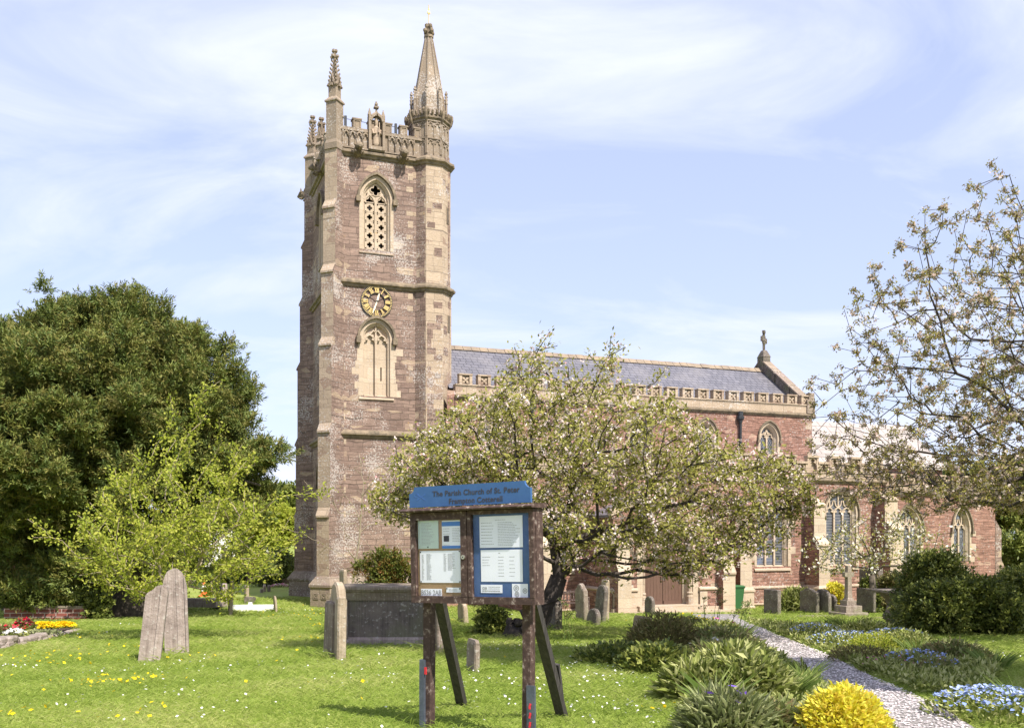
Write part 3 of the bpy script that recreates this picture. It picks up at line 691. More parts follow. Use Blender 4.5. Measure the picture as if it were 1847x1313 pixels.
mb = MB(); sec = [(.64, 21.7), (.61, 22.7), (.56, 22.95), (.12, 25.55)]
mb.loft([[(p[0], p[1], z) for p in oc(r)] for r, z in sec], 0, True, True, True)
for k in range(8):
    a = -math.pi / 2 + (k + .5) * math.pi / 4
    mb.tube([(TUR[0] + r / math.cos(math.pi / 8) * math.cos(a), TUR[1] + r / math.cos(math.pi / 8) * math.sin(a), z) for r, z in sec], .045, 5)
mb.build('spirelet', M['carved'], tur)
for k in range(8):
    a = -math.pi / 2 + (k + .5) * math.pi / 4; cx, cy = TUR[0] + .78 * math.cos(a), TUR[1] + .78 * math.sin(a)
    mb = MB(); f4 = lambda r, z: [(cx + r * math.cos(q + a), cy + r * math.sin(q + a), z) for q in np.arange(4) * math.pi / 2]
    mb.loft([f4(.065, 21.7), f4(.06, 22.45), f4(.085, 22.48), f4(.065, 22.58), f4(.025, 22.95), f4(.012, 22.98)], 0, True, True, True)
    mb.box(cx - .055, cx + .055, cy - .055, cy + .055, 22.9, 22.97); mb.box(cx - .03, cx + .03, cy - .03, cy + .03, 22.98, 23.06)
    for zq in (22.64, 22.78): mb.box(cx - .07, cx + .07, cy - .03, cy + .03, zq, zq + .06)
    mb.build('spirelet_pinnacle', M['carved'], tur)
mb = MB(); poly_prism(mb, oc(.2), 25.45, 25.55)
for k in range(4):
    a = k * math.pi / 2 + .4
    for zq, rr, s in ((25.72, .2, .1), (25.95, .13, .08)):
        cx, cy = TUR[0] + rr * math.cos(a), TUR[1] + rr * math.sin(a)
        mb.loft([[(cx + s * f * math.cos(q), cy + s * f * math.sin(q), zq + h) for q in np.arange(6) * math.pi / 3] for f, h in ((.4, -.1), (1, -.02), (1, .06), (.3, .12))], 0, True, True, True)
poly_prism(mb, oc(.11), 25.5, 26.1, top=oc(.05)); mb.build('finial', M['mossy'], tur)
mb = MB(); mb.tube([(TUR[0], TUR[1], 26.0), (TUR[0], TUR[1], 26.95)], .018, 6)
mb.loft([[(TUR[0] + .08 * f * math.cos(q), TUR[1] + .03 * f * math.sin(q), 26.5 + h) for q in np.arange(6) * math.pi / 3] for f, h in ((.2, 0), (1, .06), (.9, .12), (.4, .2), (.5, .26), (.1, .32))], 0, True, True, True)
mb.build('weather_vane', M['gold'], tur)

# tower parapet
def parapet_run(mb, length, merlons, z0=19.78, zs=20.62, zm=21.06, th=.32, arcs=()):
    mb.box(0, length, 0, th, z0, zs); mb.box(-.0, length, -.06, th + .05, zs + .002, zs + .06)
    mb.box(0, length, -.085, .05, z0, z0 + .06); mb.box(0, length, -.083, .05, zs - .09, zs + .001)
    for a, b in merlons:
        mb.box(a, b, .01, th - .01, zs + .06, zm); mb.box(a - .03, b + .03, -.03, th + .03, zm, zm + .06)
        mb.ribbon([(a + .05, zs + .1), (a + .05, zm - .04), (b - .05, zm - .04), (b - .05, zs + .1)], .045, -.02, .02)
    for c, w in arcs:
        mb.ribbon([(c - w / 2, z0 + .05), (c - w / 2, zs - .1)], .05, -.08, .01); mb.ribbon([(c + w / 2, z0 + .05), (c + w / 2, zs - .1)], .05, -.08, .01)
        trefoil_arc(mb, c, w * .92, zs - .32, -.08, .01, .06, rise=.2)
mb = MB(); mb.T = Matrix.Translation((UW + .1, -.04, 0))
L = UE - UW - .7
parapet_run(mb, L, [(.0, .3), (.72, 1.08), (1.4, 1.72), (2.08, 2.42), (2.78, 3.12), (3.42, 3.75)], arcs=[(.42, .28), (.7, .28), (.98, .28), (1.26, .28), (2.42, .28), (2.7, .28), (2.98, .28), (3.26, .28)])
mb.T = MIRW(UW - .04, 0)
parapet_run(mb.__class__() if False else mb, 0.0001, []) if False else None
mb.T = MIRW(UW - .04, 0) @ Matrix.Translation((-VN + .2, 0, 0))
parapet_run(mb, VN - .4, [(.5 + .75 * k, .85 + .75 * k) for k in range(7)], arcs=[(.5 + .36 * k, .34) for k in range(14)])
mb.T = Matrix(((-1, 0, 0, UE), (0, -1, 0, VN + .04), (0, 0, 1, 0), (0, 0, 0, 1)))
parapet_run(mb, UE - UW, [(.3 + .75 * k, .65 + .75 * k) for k in range(6)])
mb.T = None; mb.build('tower_parapet', M['carved'], church)
# iron guard rail along the south parapet
mb = MB()
for u in (UW + .52, UW + 2.72):
    mb.box(u - .05, u + .05, .02, .12, 20.66, 21.18)
for a, b, z in ((UW + .3, UW + 1.75, 21.02), (UW + 2.2, UW + 4.0, 21.0)): mb.tube([(a, .08, z + .06), (b, .08, z - .0)], .012, 4)
mb.build('guard_rail', M['iron'], church)
# niche with the statue of a bishop in the middle of the parapet
NU = -.02
mb = MB()
for s in (-.3, .3):
    mb.box(NU + s - .055, NU + s + .055, -.22, .1, 19.82, 21.3); mb.loft([[(NU + s + r * x, -.06 + r * y, z) for x, y in ((-1, -1), (1, -1), (1, 1), (-1, 1))] for r, z in ((.06, 21.3), (.075, 21.33), (.012, 21.62))], 0, True, True, True)
mb.box(NU - .24, NU + .24, .06, .12, 19.82, 21.2)
mb.box(NU - .245, NU + .245, -.2, .1, 19.82, 19.98)
mb.ribbon([(NU - .27, 21.05), (NU - .2, 21.22), (NU - .06, 21.32), (NU, 21.42), (NU + .06, 21.32), (NU + .2, 21.22), (NU + .27, 21.05)], .08, -.24, .06)
mb.loft([[(NU + r * x, -.05 + r * .6 * y, z) for x, y in ((-1, -1), (1, -1), (1, 1), (-1, 1))] for r, z in ((.26, 21.28), (.2, 21.36), (.05, 21.5), (.03, 21.62))], 0, True, True, True)
for zq, s in ((21.66, .1), (21.8, .06)): mb.box(NU - s, NU + s, -.05 - s, -.05 + s, zq, zq + .07)
mb.box(NU - .03, NU + .03, -.08, -.02, 21.6, 21.95)
niche = mb.build('statue_niche', M['carved'], church)
mb = MB(); ell = lambda rx, ry, z, dy=0: [(NU + rx * math.cos(q), -.07 + dy + ry * math.sin(q), z) for q in np.arange(12) * math.pi / 6]
mb.loft([ell(.15, .1, 19.98), ell(.165, .11, 20.1), ell(.15, .1, 20.45), ell(.16, .1, 20.62), ell(.17, .09, 20.76), ell(.12, .08, 20.84), ell(.055, .055, 20.87), ell(.06, .06, 20.91), ell(.08, .08, 20.97), ell(.075, .08, 21.04), ell(.085, .08, 21.07), ell(.09, .07, 21.13), ell(.05, .05, 21.24), ell(.01, .01, 21.29)], 0, True, True, True)
mb.tube([(NU - .17, -.09, 20.72), (NU - .16, -.18, 20.5), (NU - .03, -.2, 20.55)], [.05, .045, .03], 6); mb.tube([(NU + .17, -.09, 20.72), (NU + .17, -.17, 20.5), (NU + .06, -.21, 20.62)], [.05, .045, .03], 6)
mb.tube([(NU + .12, -.2, 20.0), (NU + .1, -.21, 21.0)], .015, 5); mb.build('bishop_statue', M['ashlar'], niche, smooth=True)
# gargoyles on the top string
def gargoyle(u, v, ang, z=19.72):
    mb = MB(); ca, sa = math.cos(ang), math.sin(ang)
    mb.T = Matrix(((sa, ca, 0, u), (-ca, sa, 0, v), (0, 0, 1, z), (0, 0, 0, 1)))
    e = lambda y, z, rx, rz: [(rx * math.cos(q), y, z + rz * math.sin(q)) for q in np.arange(8) * math.pi / 4]
    mb.loft([e(-.1, -.1, .17, .2), e(.12, -.05, .19, .22), e(.3, .02, .15, .15), e(.38, .06, .17, .18), e(.5, .05, .16, .17), e(.6, -.0, .1, .09), e(.66, -.02, .07, .05)], 0, True, True, True)
    for s in (-1, 1):
        mb.loft([[(s * .17 + .05 * f * math.cos(q), .36 + .05 * f * math.sin(q), zz) for q in np.arange(5) * 1.2566] for f, zz in ((1, .1), (.8, .24), (.1, .33))], 0, True, True, True)
        mb.tube([(s * .15, .15, -.12), (s * .2, .3, -.22), (s * .14, .44, -.16)], [.07, .06, .05], 6)
    mb.build('gargoyle', M['mossy'], church)
gargoyle(-.85, -.05, R(270)); gargoyle(1.12, -.05, R(270)); gargoyle(UW, 2.6, R(180)); gargoyle(UW - .1, VN + .1, R(135))

# corner pinnacles
def pinnacle(cu, cv, rot, z0, w1, z1, w2, z2, ztop, name='pinnacle'):
    mb = MB(); mb.T = Matrix.Translation((cu, cv, 0)) @ Matrix.Rotation(rot, 4, 'Z')
    sq = lambda r, z: [(r, r, z), (-r, r, z), (-r, -r, z), (r, -r, z)]
    mb.loft([sq(w1 / 2 + .05, z0 - .15), sq(w1 / 2 + .05, z0 + .1), sq(w1 / 2, z0 + .25), sq(w1 / 2, z1 - .12), sq(w1 / 2 + .05, z1 - .1), sq(w1 / 2 + .05, z1 - .04), sq(w2 / 2, z1 + .12), sq(w2 / 2, z2)], 0, True, True, True)
    mb.loft([sq(w2 / 2 - .03, z2 - .05), sq(w2 / 2 - .06, z2 + .1), sq(.045, ztop - .45), sq(.045, ztop)], 0, True, True, True)
    for k in range(4):                                       # gablets and crockets
        mb2 = Matrix.Rotation(k * math.pi / 2, 4, 'Z'); T0 = mb.T; mb.T = T0 @ mb2
        mb.ribbon([(-w2 / 2 - .04, z2 - .1), (-w2 * .22, z2 + .06), (0, z2 + .38), (w2 * .22, z2 + .06), (w2 / 2 + .04, z2 - .1)], .07, -w2 / 2 - .05, -w2 / 2 + .06)
        mb.box(-.06, .06, -w2 / 2 - .1, -w2 / 2 + .02, z2 - .12, z2)
        H = ztop - .45 - z2; mb.T = T0 @ mb2 @ Matrix.Rotation(math.pi / 4, 4, 'Z')
        for j in range(6):
            f = (j + .4) / 6; r = (w2 / 2 - .05) * (1 - f) * 1.414 + .045 * f
            mb.loft([[(.05 * q * math.cos(a), -(r + o) + .05 * q * math.sin(a), z2 + .05 + H * f + h) for a in np.arange(5) * 1.2566] for q, o, h in ((.5, 0, -.06), (1., .05, 0), (.9, .07, .05), (.3, .06, .09))], 0, True, True, True)
        mb.T = T0
    for s, zq in ((.2, ztop - .34), (.12, ztop - .1)):
        mb.box(-s, s, -.05, .05, zq, zq + .09); mb.box(-.05, .05, -s, s, zq + .003, zq + .087)
    mb.T = None; mb.build(name, M['carved'], church)
pinnacle(UW + .05, .02, R(45), 19.75, .52, 21.72, .38, 22.4, 23.9)
pinnacle(UW + .05, VN - .02, R(45), 19.75, .52, 21.5, .38, 22.1, 23.5)
pinnacle(UW - .02, VN / 2, R(45), 20.4, .3, 21.0, .24, 21.3, 22.2, 'parapet_finial')

# ---- nave with clerestory
VNV, NE, VRG, ZRG = -.6, 22.45, 3.15, 12.34
WIN = [5.16, 8.83, 12.5, 16.16, 19.83]
holes = []
for k, u in enumerate(WIN): holes.append(window('clerestory_window', u, VNV, 1.02, 7.15, 8.1, 8.8, 2, 'quatre'))
mb = MB(); mb.sheet([(3.0, -.2), (NE, -.2), (NE, 9.6), (3.0, 9.6)], holes, VNV, 0)
VNB = 2 * VRG - VNV
mb.add([(NE, VNV, -.2), (NE, VNB, -.2), (NE, VNB, 9.9), (NE, VRG, ZRG + .35), (NE, VNV, 9.9)], [(0, 1, 2, 3, 4)])
mb.add([(3.3, VNB, -.2), (NE, VNB, -.2), (NE, VNB, 9.9), (3.3, VNB, 9.9)], [(0, 1, 2, 3)])
for z in np.arange(6.4, 9.1, .75):
    if z < 9: mb.box(3.45, 3.45 + random.uniform(.2, .3), VNV - .006, VNV + .05, z, z + .33, 1); mb.box(NE - random.uniform(.22, .42), NE - .02, VNV - .006, VNV + .05, z, z + .35, 1)
mb.build('nave_wall', [M['nave'], M['ashlar']], church)
mb = MB(); mb.box(3.5, NE - .3, VNV + .5, VNV + .55, 6, 9.3); mb.build('nave_shade_sheet', M['dark'], church)  # black sheet painted as the unlit nave behind the windows
mb = MB(); string_line(mb, 3.36, NE + .15, VNV, 9.40, .17, .14); mb.build('nave_string', M['mossy'], church)
mb = MB(); mb.box(3.38, NE + .02, VNV - .03, VNV + .3, 9.45, 9.84); mb.box(3.38, NE + .04, VNV - .07, VNV + .34, 9.842, 9.9)
for k in range(22):
    u = 3.56 + k * .868
    if u + .6 > NE: break
    mb.box(u, u + .6, VNV - .03, VNV + .02, 9.902, 10.3) if False else None
    mb.box(u, u + .13, VNV - .028, VNV + .28, 9.9, 10.3); mb.box(u + .47, u + .6, VNV - .028, VNV + .28, 9.9, 10.3); mb.box(u + .128, u + .472, VNV + .08, VNV + .2, 9.9, 10.3)
    mb.box(u - .01, u + .61, VNV - .05, VNV + .3, 10.3, 10.365)
    c, cz = u + .3, 10.09
    for a in (math.pi / 4, 3 * math.pi / 4, 5 * math.pi / 4, 7 * math.pi / 4):
        mb.ribbon([(c + .03 * math.cos(a), cz + .03 * math.sin(a)), (c + .13 * math.cos(a), cz + .13 * math.sin(a)), (c + .2 * math.cos(a), cz + .2 * math.sin(a))], [.05, .11, .03], VNV + .02, VNV + .09)
    mb.box(c - .045, c + .045, VNV + .0, VNV + .09, cz - .045, cz + .045)
mb.build('nave_parapet', M['ashlar'], church)
mb = MB(); mb.add([(3.2, VNV + .3, 9.75), (NE - .35, VNV + .3, 9.75), (NE - .35, VRG, ZRG - .1), (3.2, VRG, ZRG - .1)], [(0, 1, 2, 3)])
mb.add([(3.2, VNB - .3, 9.75), (NE - .35, VNB - .3, 9.75), (NE - .35, VRG, ZRG - .1), (3.2, VRG, ZRG - .1)], [(0, 1, 2, 3)])
roof = mb.build('nave_roof', M['slate'], church)
mb = MB()
for k in range(44):
    u0 = 3.2 + k * (NE - .4 - 3.2) / 44; u1 = u0 + (NE - .4 - 3.2) / 44 - .02; dz = random.uniform(-.012, .012)
    mb.prism([(u0, VRG - .24, ZRG - .22 + dz), (u0, VRG, ZRG + .02 + dz), (u0, VRG + .24, ZRG - .22 + dz), (u0, VRG, ZRG - .08 + dz)], (u1 - u0, 0, 0))
mb.build('ridge_tiles', M['ridge'], roof)
# east gable coping with its cross
mb = MB()
for v0, v1, z0, z1 in ((VNV + .1, VRG, 10.0, ZRG + .35), (VNB - .1, VRG, 10.0, ZRG + .35)):
    for k in range(3):
        f0, f1 = k / 3, (k + 1) / 3 - .02; a0, a1 = v0 + (v1 - v0) * f0, v0 + (v1 - v0) * f1; b0, b1 = z0 + (z1 - z0) * f0, z0 + (z1 - z0) * f1
        st = .1
        mb.prism([(NE - .42, a0, b0 - .7), (NE - .42, a0, b0 + st), (NE - .42, a1, b1 + st), (NE - .42, a1, b1 - .7)], (.4, 0, 0), 1)
        mb.prism([(NE - .47, a0, b0 + st), (NE - .47, a0, b0 + st + .1), (NE - .47, a1, b1 + st + .1), (NE - .47, a1, b1 + st)], (.52, 0, 0), 0)
mb.box(NE - .45, NE + .0, VRG - .28, VRG + .28, ZRG - .1, ZRG + .62, 1); mb.loft([[(NE - .22 + r * x, VRG + r * 1.2 * y, z) for x, y in ((-1, -1), (1, -1), (1, 1), (-1, 1))] for r, z in ((.25, ZRG + .62), (.16, ZRG + .85), (.1, ZRG + 1.0))], 1, True, True, True)
mb.box(NE - .35, NE + .12, VNV - .1, VNV + .2, 9.45, 10.15, 0); mb.box(NE - .22, NE + .1, VNV - .08, VNV + .18, 10.15, 10.5, 0)
gab = mb.build('gable_coping', [M['ashlar_old'], M['gravedark']], church)
mb = MB(); cu, cz = NE - .22, ZRG + 1.0
mb.T = Matrix(((0, 1, 0, cu), (1, 0, 0, VRG), (0, 0, 1, 0), (0, 0, 0, 1)))
mb.T = Matrix(((.75, -.66, 0, cu), (.66, .75, 0, VRG), (0, 0, 1, 0), (0, 0, 0, 1)))
mb.box(-.06, .06, -.06, .06, cz - .1, cz + 1.05); mb.box(-.42, .42, -.055, .055, cz + .52, cz + .64)
for x, z in ((-.42, .58), (.42, .58), (0, 1.02)):
    mb.box(x - .07, x + .07, -.07, .07, cz + z - .13, cz + z + .13) if x else mb.box(-.13, .13, -.07, .07, cz + z - .07, cz + z + .07)
for a in (1, 3, 5, 7): mb.box(.23 * math.cos(a * math.pi / 4) - .06, .23 * math.cos(a * math.pi / 4) + .06, -.05, .05, cz + .58 + .23 * math.sin(a * math.pi / 4) - .06, cz + .58 + .23 * math.sin(a * math.pi / 4) + .06)
mb.T = None; mb.build('gable_cross', M['gravedark'], gab)
# downpipes
for u in (7.0, 18.07):
    mb = MB(); v = VNV - .12
    mb.tube([(u, v, 6.4), (u, v, 9.0)], .065, 8); d = mb.build('downpipe', M['iron'], church)
    mb = MB(); mb.loft([[(u + r * math.cos(q), v + r * .8 * math.sin(q), z) for q in np.arange(8) * math.pi / 4] for r, z in ((.07, 8.75), (.1, 8.8), (.12, 8.9), (.2, 8.98), (.2, 9.1), (.14, 9.12), (.14, 9.35))], 0, True, True, True)
    mb.build('rain_hopper', M['iron'], d)
# ---- south aisle
VA, AW, AE = -4.7, 5.2, 23.3
AWIN = [17.03, 20.85]
holes = [window('aisle_window', 17.03, VA, 1.68, 1.85, 4.15, 5.15, 3, 'perp', glass='barglass'), window('aisle_window', 20.85, VA, 1.72, 1.85, 4.25, 5.3, 3, 'perp', glass='barglass'), window('aisle_window', 6.5, VA, 1.2, 1.85, 3.6, 4.5, 2, 'perp', glass='barglass')]
mb = MB(); mb.sheet([(AW, -.4), (AE, -.4), (AE, 6.0), (AW, 6.0)], holes, VA, 0)
mb.T = MIRW(AW, 0); mb.sheet([(-VNV, -.3), (-VA, -.3), (-VA, 6), (-VNV, 6)], [], 0, 0); mb.T = None
mb.add([(AE, VA, -.4), (AE, VNV, -.4), (AE, VNV, 6), (AE, VA, 6)], [(0, 1, 2, 3)])
for z in np.arange(.9, 5.4, .7): mb.box(AW + .01, AW + .3, VA - .006, VA + .05, z, z + .32, 1); mb.box(16.0 - .4, 16.0 - .2, VA - .006, VA + .05, z + .2, z + .5, 1)
mb.build('aisle_wall', [M['nave'], M['ashlar']], church)
mb = MB(); mb.add([(AW, VA + .3, 6.0), (AE, VA + .3, 6.0), (AE, VNV + .05, 6.55), (AW, VNV + .05, 6.55)], [(0, 1, 2, 3)]); mb.build('aisle_roof', M['lead'], church)
mb = MB(); mb.box(AW + .2, AE - .2, VA + .55, VA + .6, .5, 5.6); mb.build('aisle_shade_sheet', M['dark'], church)  # near-black sheet in place of the aisle's inner shade
mb = MB(); string_line(mb, AW - .15, AE + .1, VA, 5.83, .2, .15); mb.build('aisle_string', M['mossy'], church)
mb = MB(); string_line(mb, AW - .1, AE, VA, .93, .16, .12); mb.box(AW - .05, AE, VA - .1, VA, -.4, .82, 1); string_line(mb, AW - .12, AE, VA - .1, .2, .1, .08); mb.build('aisle_plinth', [M['ashlar'], M['nave']], church)
def pierced_parapet(name, u0, u1, v, z, h, pitch, m):
    mb = MB(); mb.box(u0, u1, v - .03, v + .28, z, z + .2); mb.box(u0, u1, v - .06, v + .3, z + .2, z + .26)
    k = 0; u = u0 + .1
    while u + pitch < u1:
        mer = k % 2 == 0
        zt = z + (h if mer else h * .72)
        mb.box(u, u + .1, v - .02, v + .2, z + .26, zt - .1); mb.box(u + pitch - .1, u + pitch, v - .02, v + .2, z + .26, zt - .1)
        mb.box(u - .02, u + pitch + .02, v - .06, v + .24, zt - .1, zt)
        trefoil_arc(mb, u + pitch / 2, pitch - .2, zt - .1 - (pitch - .2) * .75, v, v + .12, .06)
        mb.box(u + .1, u + pitch - .1, v + .14, v + .2, z + .26, zt - .1)
        u += pitch; k += 1
    mb.build(name, M[m], church)
pierced_parapet('aisle_parapet', AW, AE, VA, 5.9, 1.0, .62, 'ashlar')
def buttress(u, w, v, name, stages, zt, pl=True):
    """stages: (z where it starts, projection)"""
    mb = MB(); pts = [(v + .1, -.4)]
    for k, (z, p) in enumerate(stages):
        zn, pn = stages[k + 1] if k + 1 < len(stages) else (zt, .0)
        pts += [(v - p, z), (v - p, zn - .45), (v - p - .07, zn - .43), (v - p - .07, zn - .35), (v - pn, zn)]
    pts += [(v + .1, zt)]
    n = len(pts); b = 0
    mb.add([(u - w / 2, y, z) for y, z in pts] + [(u + w / 2, y, z) for y, z in pts], [])
    for i in range(n): j = (i + 1) % n; mb.f.append([i, j, n + j, n + i]); mb.m.append(0)
    for tt in tessellate_polygon([[Vector((y, z, 0)) for y, z in pts]]): mb.f.append(list(tt)); mb.m.append(1); mb.f.append([n + i for i in tt]); mb.m.append(1)
    p = stages[0][1]
    if pl:
        q = [(u - w / 2, v - p), (u + w / 2, v - p), (u + w / 2, v), (u - w / 2, v)]
        mb.loft([[(a[0], a[1], z) for a in ofs_poly(q, o)] for o, z in [(.1, -.4), (.1, .15), (.06, .2), (.06, .78), (.1, .8), (.1, .88), (.0, 1.0)]], 0)
    mb.build(name, [M['bright_ashlar'], M['nave']], church)
for u in (14.95, 19.1): buttress(u, .6, VA, 'aisle_buttress', [(-.4, 1.0), (3.2, .65)], 5.0)
buttress(23.15, .75, VA, 'aisle_buttress', [(-.4, 1.05), (3.9, .7)], 5.3); buttress(AW + .3, .6, VA, 'aisle_buttress', [(-.4, 1.0), (3.2, .65)], 5.0)
# ---- south porch
PU0, PU1, VP = 7.75, 13.1, -7.2
pc = (PU0 + PU1) / 2 - .22
door_hole = arch(pc, 2.3, .45, 2.45, 3.6)
mb = MB(); mb.sheet([(PU0, -.3), (PU1, -.3), (PU1, 4.0), ((PU0 + PU1) / 2, 5.1), (PU0, 4.0)], [door_hole], VP, 0)
mb.T = MIRW(PU0, 0); mb.sheet([(-VA - .1, -.3), (-VP, -.3), (-VP, 4.0), (-VA - .1, 4.0)], [], 0, 0); mb.T = None
mb.add([(PU1, VP, -.3), (PU1, VA + .1, -.3), (PU1, VA + .1, 4), (PU1, VP, 4)], [(0, 1, 2, 3)])
for z in np.arange(1.0, 3.6, .5):
    for u, s in ((PU0 + .6, 1), (PU1 - .6, -1), (pc - 1.55, -1), (pc + 1.55, 1)):
        if random.random() < .6: a = random.uniform(.25, .4); mb.box(min(u, u + s * a), max(u, u + s * a), VP - .006, VP + .05, z, z + .3, 1)
mb.build('porch_wall', [M['nave'], M['ashlar']], church)
mb = MB()
for s in (0, 1):
    ue = PU0 - .1 if s == 0 else PU1 + .1; um = (PU0 + PU1) / 2
    mb.prism([(ue, VP + .25, 3.95), (ue, VP + .25, 4.05), (um, VP + .25, 5.12), (um, VP + .25, 5.02)], (0, VA - VP - .25, 0))
mb.build('porch_roof', M['slate'], church)
mb = MB()
for s in (0, 1):
    ue = PU0 - .1 if s == 0 else PU1 + .1; um = (PU0 + PU1) / 2
    mb.prism([(ue, VP - .06, 4.0), (ue, VP - .06, 4.22), (um, VP - .06, 5.32), (um, VP - .06, 5.1)], (0, .34, 0))
mb.build('porch_coping', M['ashlar'], church)
# moulded doorway with shafts, double door, step
mb = MB()
a = [(pc, 2.3 + .36), (pc, 2.3), (pc, 2.06), (pc, 1.86)]
lay = [(arch(pc, 2.3 + .5, .45, 2.45, 3.85), VP + .03), (arch(pc, 2.3 + .5, .45, 2.45, 3.85), VP - .012), (arch(pc, 2.3, .45, 2.45, 3.6), VP - .012), (arch(pc, 2.3, .45, 2.45, 3.6), VP + .1), (arch(pc, 2.05, .45, 2.45, 3.45), VP + .14), (arch(pc, 2.05, .45, 2.45, 3.45), VP + .32), (arch(pc, 1.78, .45, 2.45, 3.25), VP + .36), (arch(pc, 1.78, .45, 2.45, 3.25), VP + .6)]
mb.loft([[(p[0], d, p[1]) for p in o] for o, d in lay], 0, closed=False)
mb.box(pc - 1.45, pc + 1.45, VP - .32, VP + .7, .25, .46); mb.box(pc - 2.6, pc + 2.7, VP - .62, VP + .2, -.2, .25)
dw = mb.build('doorway', M['bright_ashlar'], church)
for s in (-1, 1):
    mb = MB(); u, v = pc + s * 1.09, VP + .12; cyl = lambda r, z: [(u + r * math.cos(q), v + r * math.sin(q), z) for q in np.arange(10) * .62832]
    mb.loft([cyl(.16, .46), cyl(.16, .78), cyl(.13, .85), cyl(.15, .92), cyl(.105, .98), cyl(.1, 2.15), cyl(.13, 2.2), cyl(.12, 2.28), cyl(.17, 2.4), cyl(.18, 2.47)], 0, True, True, True); mb.build('door_shaft', M['ashlar'], dw)
for s in (-1, 1):
    mb = MB(); pts = arch(pc, 1.8, .47, 2.45, 3.26); 
    half = [p for p in pts if (p[0] - pc) * s >= -1e-6]; half = ([(pc, .47)] + half) if s > 0 else (half + [(pc, .47)])
    half = [(p[0] + s * .012, p[1]) for p in half]
    mb.sheet(half, [], VP + .42)
    dl = mb.build('door_leaf', M['door'], dw)
    mb = MB()
    for x in np.arange(.12, .9, .15): mb.box(pc + s * x - .006, pc + s * x + .006, VP + .412, VP + .43, .5, 2.6)
    mb.box(min(pc + s * .03, pc + s * .87), max(pc + s * .03, pc + s * .87), VP + .39, VP + .43, .47, .6)
    mb.tube([(pc + s * .09, VP + .38, 1.45), (pc + s * .09, VP + .38, 1.6)], .02, 6); mb.build('door_rail', M['door'], dl)
for a, b in ((PU0 - .03, pc - 1.42), (pc + 1.42, PU1 + .03)):
    mb = MB(); string_line(mb, a - .02, b + .02, VP, 1.12, .16, .14)
    mb.box(a, b, VP - .09, VP, .38, .98, 1); mb.box(a - .05, b, VP - .2, VP, -.3, .38, 0)
    mb.box(a, a + .35, VP - .098, VP, .385, .975, 0); mb.box(b - .35, b, VP - .098, VP, .385, .975, 0)
    if a < PU0: mb.T = MIRW(PU0, 0); string_line(mb, -VA, -VP, 0, 1.12, .16, .14); mb.box(-VA, -VP, -.09, 0, -.3, .98, 1); mb.T = None
    mb.build('porch_plinth', [M['bright_ashlar'], M['nave']], church)
for u in (PU0 + .3, PU1 - .3): buttress(u, .58, VP, 'porch_buttress', [(-.3, .42), (2.1, .28)], 3.2, False)
for u in (pc - 1.75,):
    mb = MB(); hood_ = MB()
# niche slope beside the door and hood over the arch
mb = MB(); a = grow_arch(pc, 2.8, .45, 2.45, 3.85, .08)[1:-1]; mb.ribbon(a, .1, VP - .13, VP + .02); mb.build('hood_mould', M['mossy'], dw)

# ---- chapel east of the aisle
CW, CE2, VC = 23.5, 30.45, -4.62
holes = [window('chapel_window', 24.95, VC, 1.42, 1.9, 3.55, 4.6, 3, 'perp'), window('chapel_window', 28.25, VC, 1.02, 1.95, 3.55, 4.65, 2, 'perp', sill=False)]
pd = arch(28.22, .98, -.2, 1.2, 1.62)
mb = MB(); mb.sheet([(CW - .3, -.4), (CE2, -.4), (CE2, 5.4), (CW - .3, 5.4)], holes + [pd], VC, 0)
mb.add([(CE2, VC, -.4), (CE2, 1, -.4), (CE2, 1, 5.4), (CE2, VC, 5.4)], [(0, 1, 2, 3)]); mb.add([(CW - .3, VC + .3, 5.4), (CE2, VC + .3, 5.4), (CE2, 1.2, 5.9), (CW - .3, 1.2, 5.9)], [(0, 1, 2, 3)], 1)
mb.build('chapel_wall', [M['nave'], M['lead']], church)
mb = MB(); mb.box(CW, CE2 - .2, VC + .6, VC + .65, -.2, 5.2); mb.build('chapel_shade_sheet', M['dark'], church)  # black sheet stands in for shade inside the chapel
mb = MB(); string_line(mb, CW, CE2 + .1, VC, 5.33, .18, .15); mb.build('chapel_string', M['mossy'], church)
pierced_parapet('chapel_parapet', CW, CE2 + .05, VC, 5.4, .78, .4, 'ashlar')
mb = MB(); lay = [(arch(28.22, 1.3, -.2, 1.2, 1.82), VC + .02), (arch(28.22, 1.3, -.2, 1.2, 1.82), VC - .014), (arch(28.22, .98, -.2, 1.2, 1.62), VC - .014), (arch(28.22, .9, -.2, 1.2, 1.56), VC + .2), (arch(28.22, .9, -.2, 1.2, 1.56), VC + .3)]
mb.loft([[(p[0], d, p[1]) for p in o] for o, d in lay], 0, closed=False); pdw = mb.build('priest_doorway', M['ashlar'], church)
mb = MB(); mb.sheet(arch(28.22, .92, -.2, 1.2, 1.57), [], VC + .22)
for x in np.arange(-.36, .4, .12): mb.box(28.22 + x - .006, 28.22 + x + .006, VC + .21, VC + .23, -.1, 1.35)
mb.build('door_leaf', M['olddoor'], pdw)
mb = MB()
for k, (z0, z1, e0, e1) in enumerate(((-.4, 1.1, .95, .95), (1.1, 2.0, .95, .4), (2.0, 3.5, .4, .4), (3.5, 4.0, .4, .02))):
    mb.prism([(CE2, VC - .02, z0), (CE2 + e0, VC - .02, z0), (CE2 + e1, VC - .02, z1), (CE2, VC - .02, z1)], (0, .75, 0))
mb.build('end_buttress', M['tower'], church)
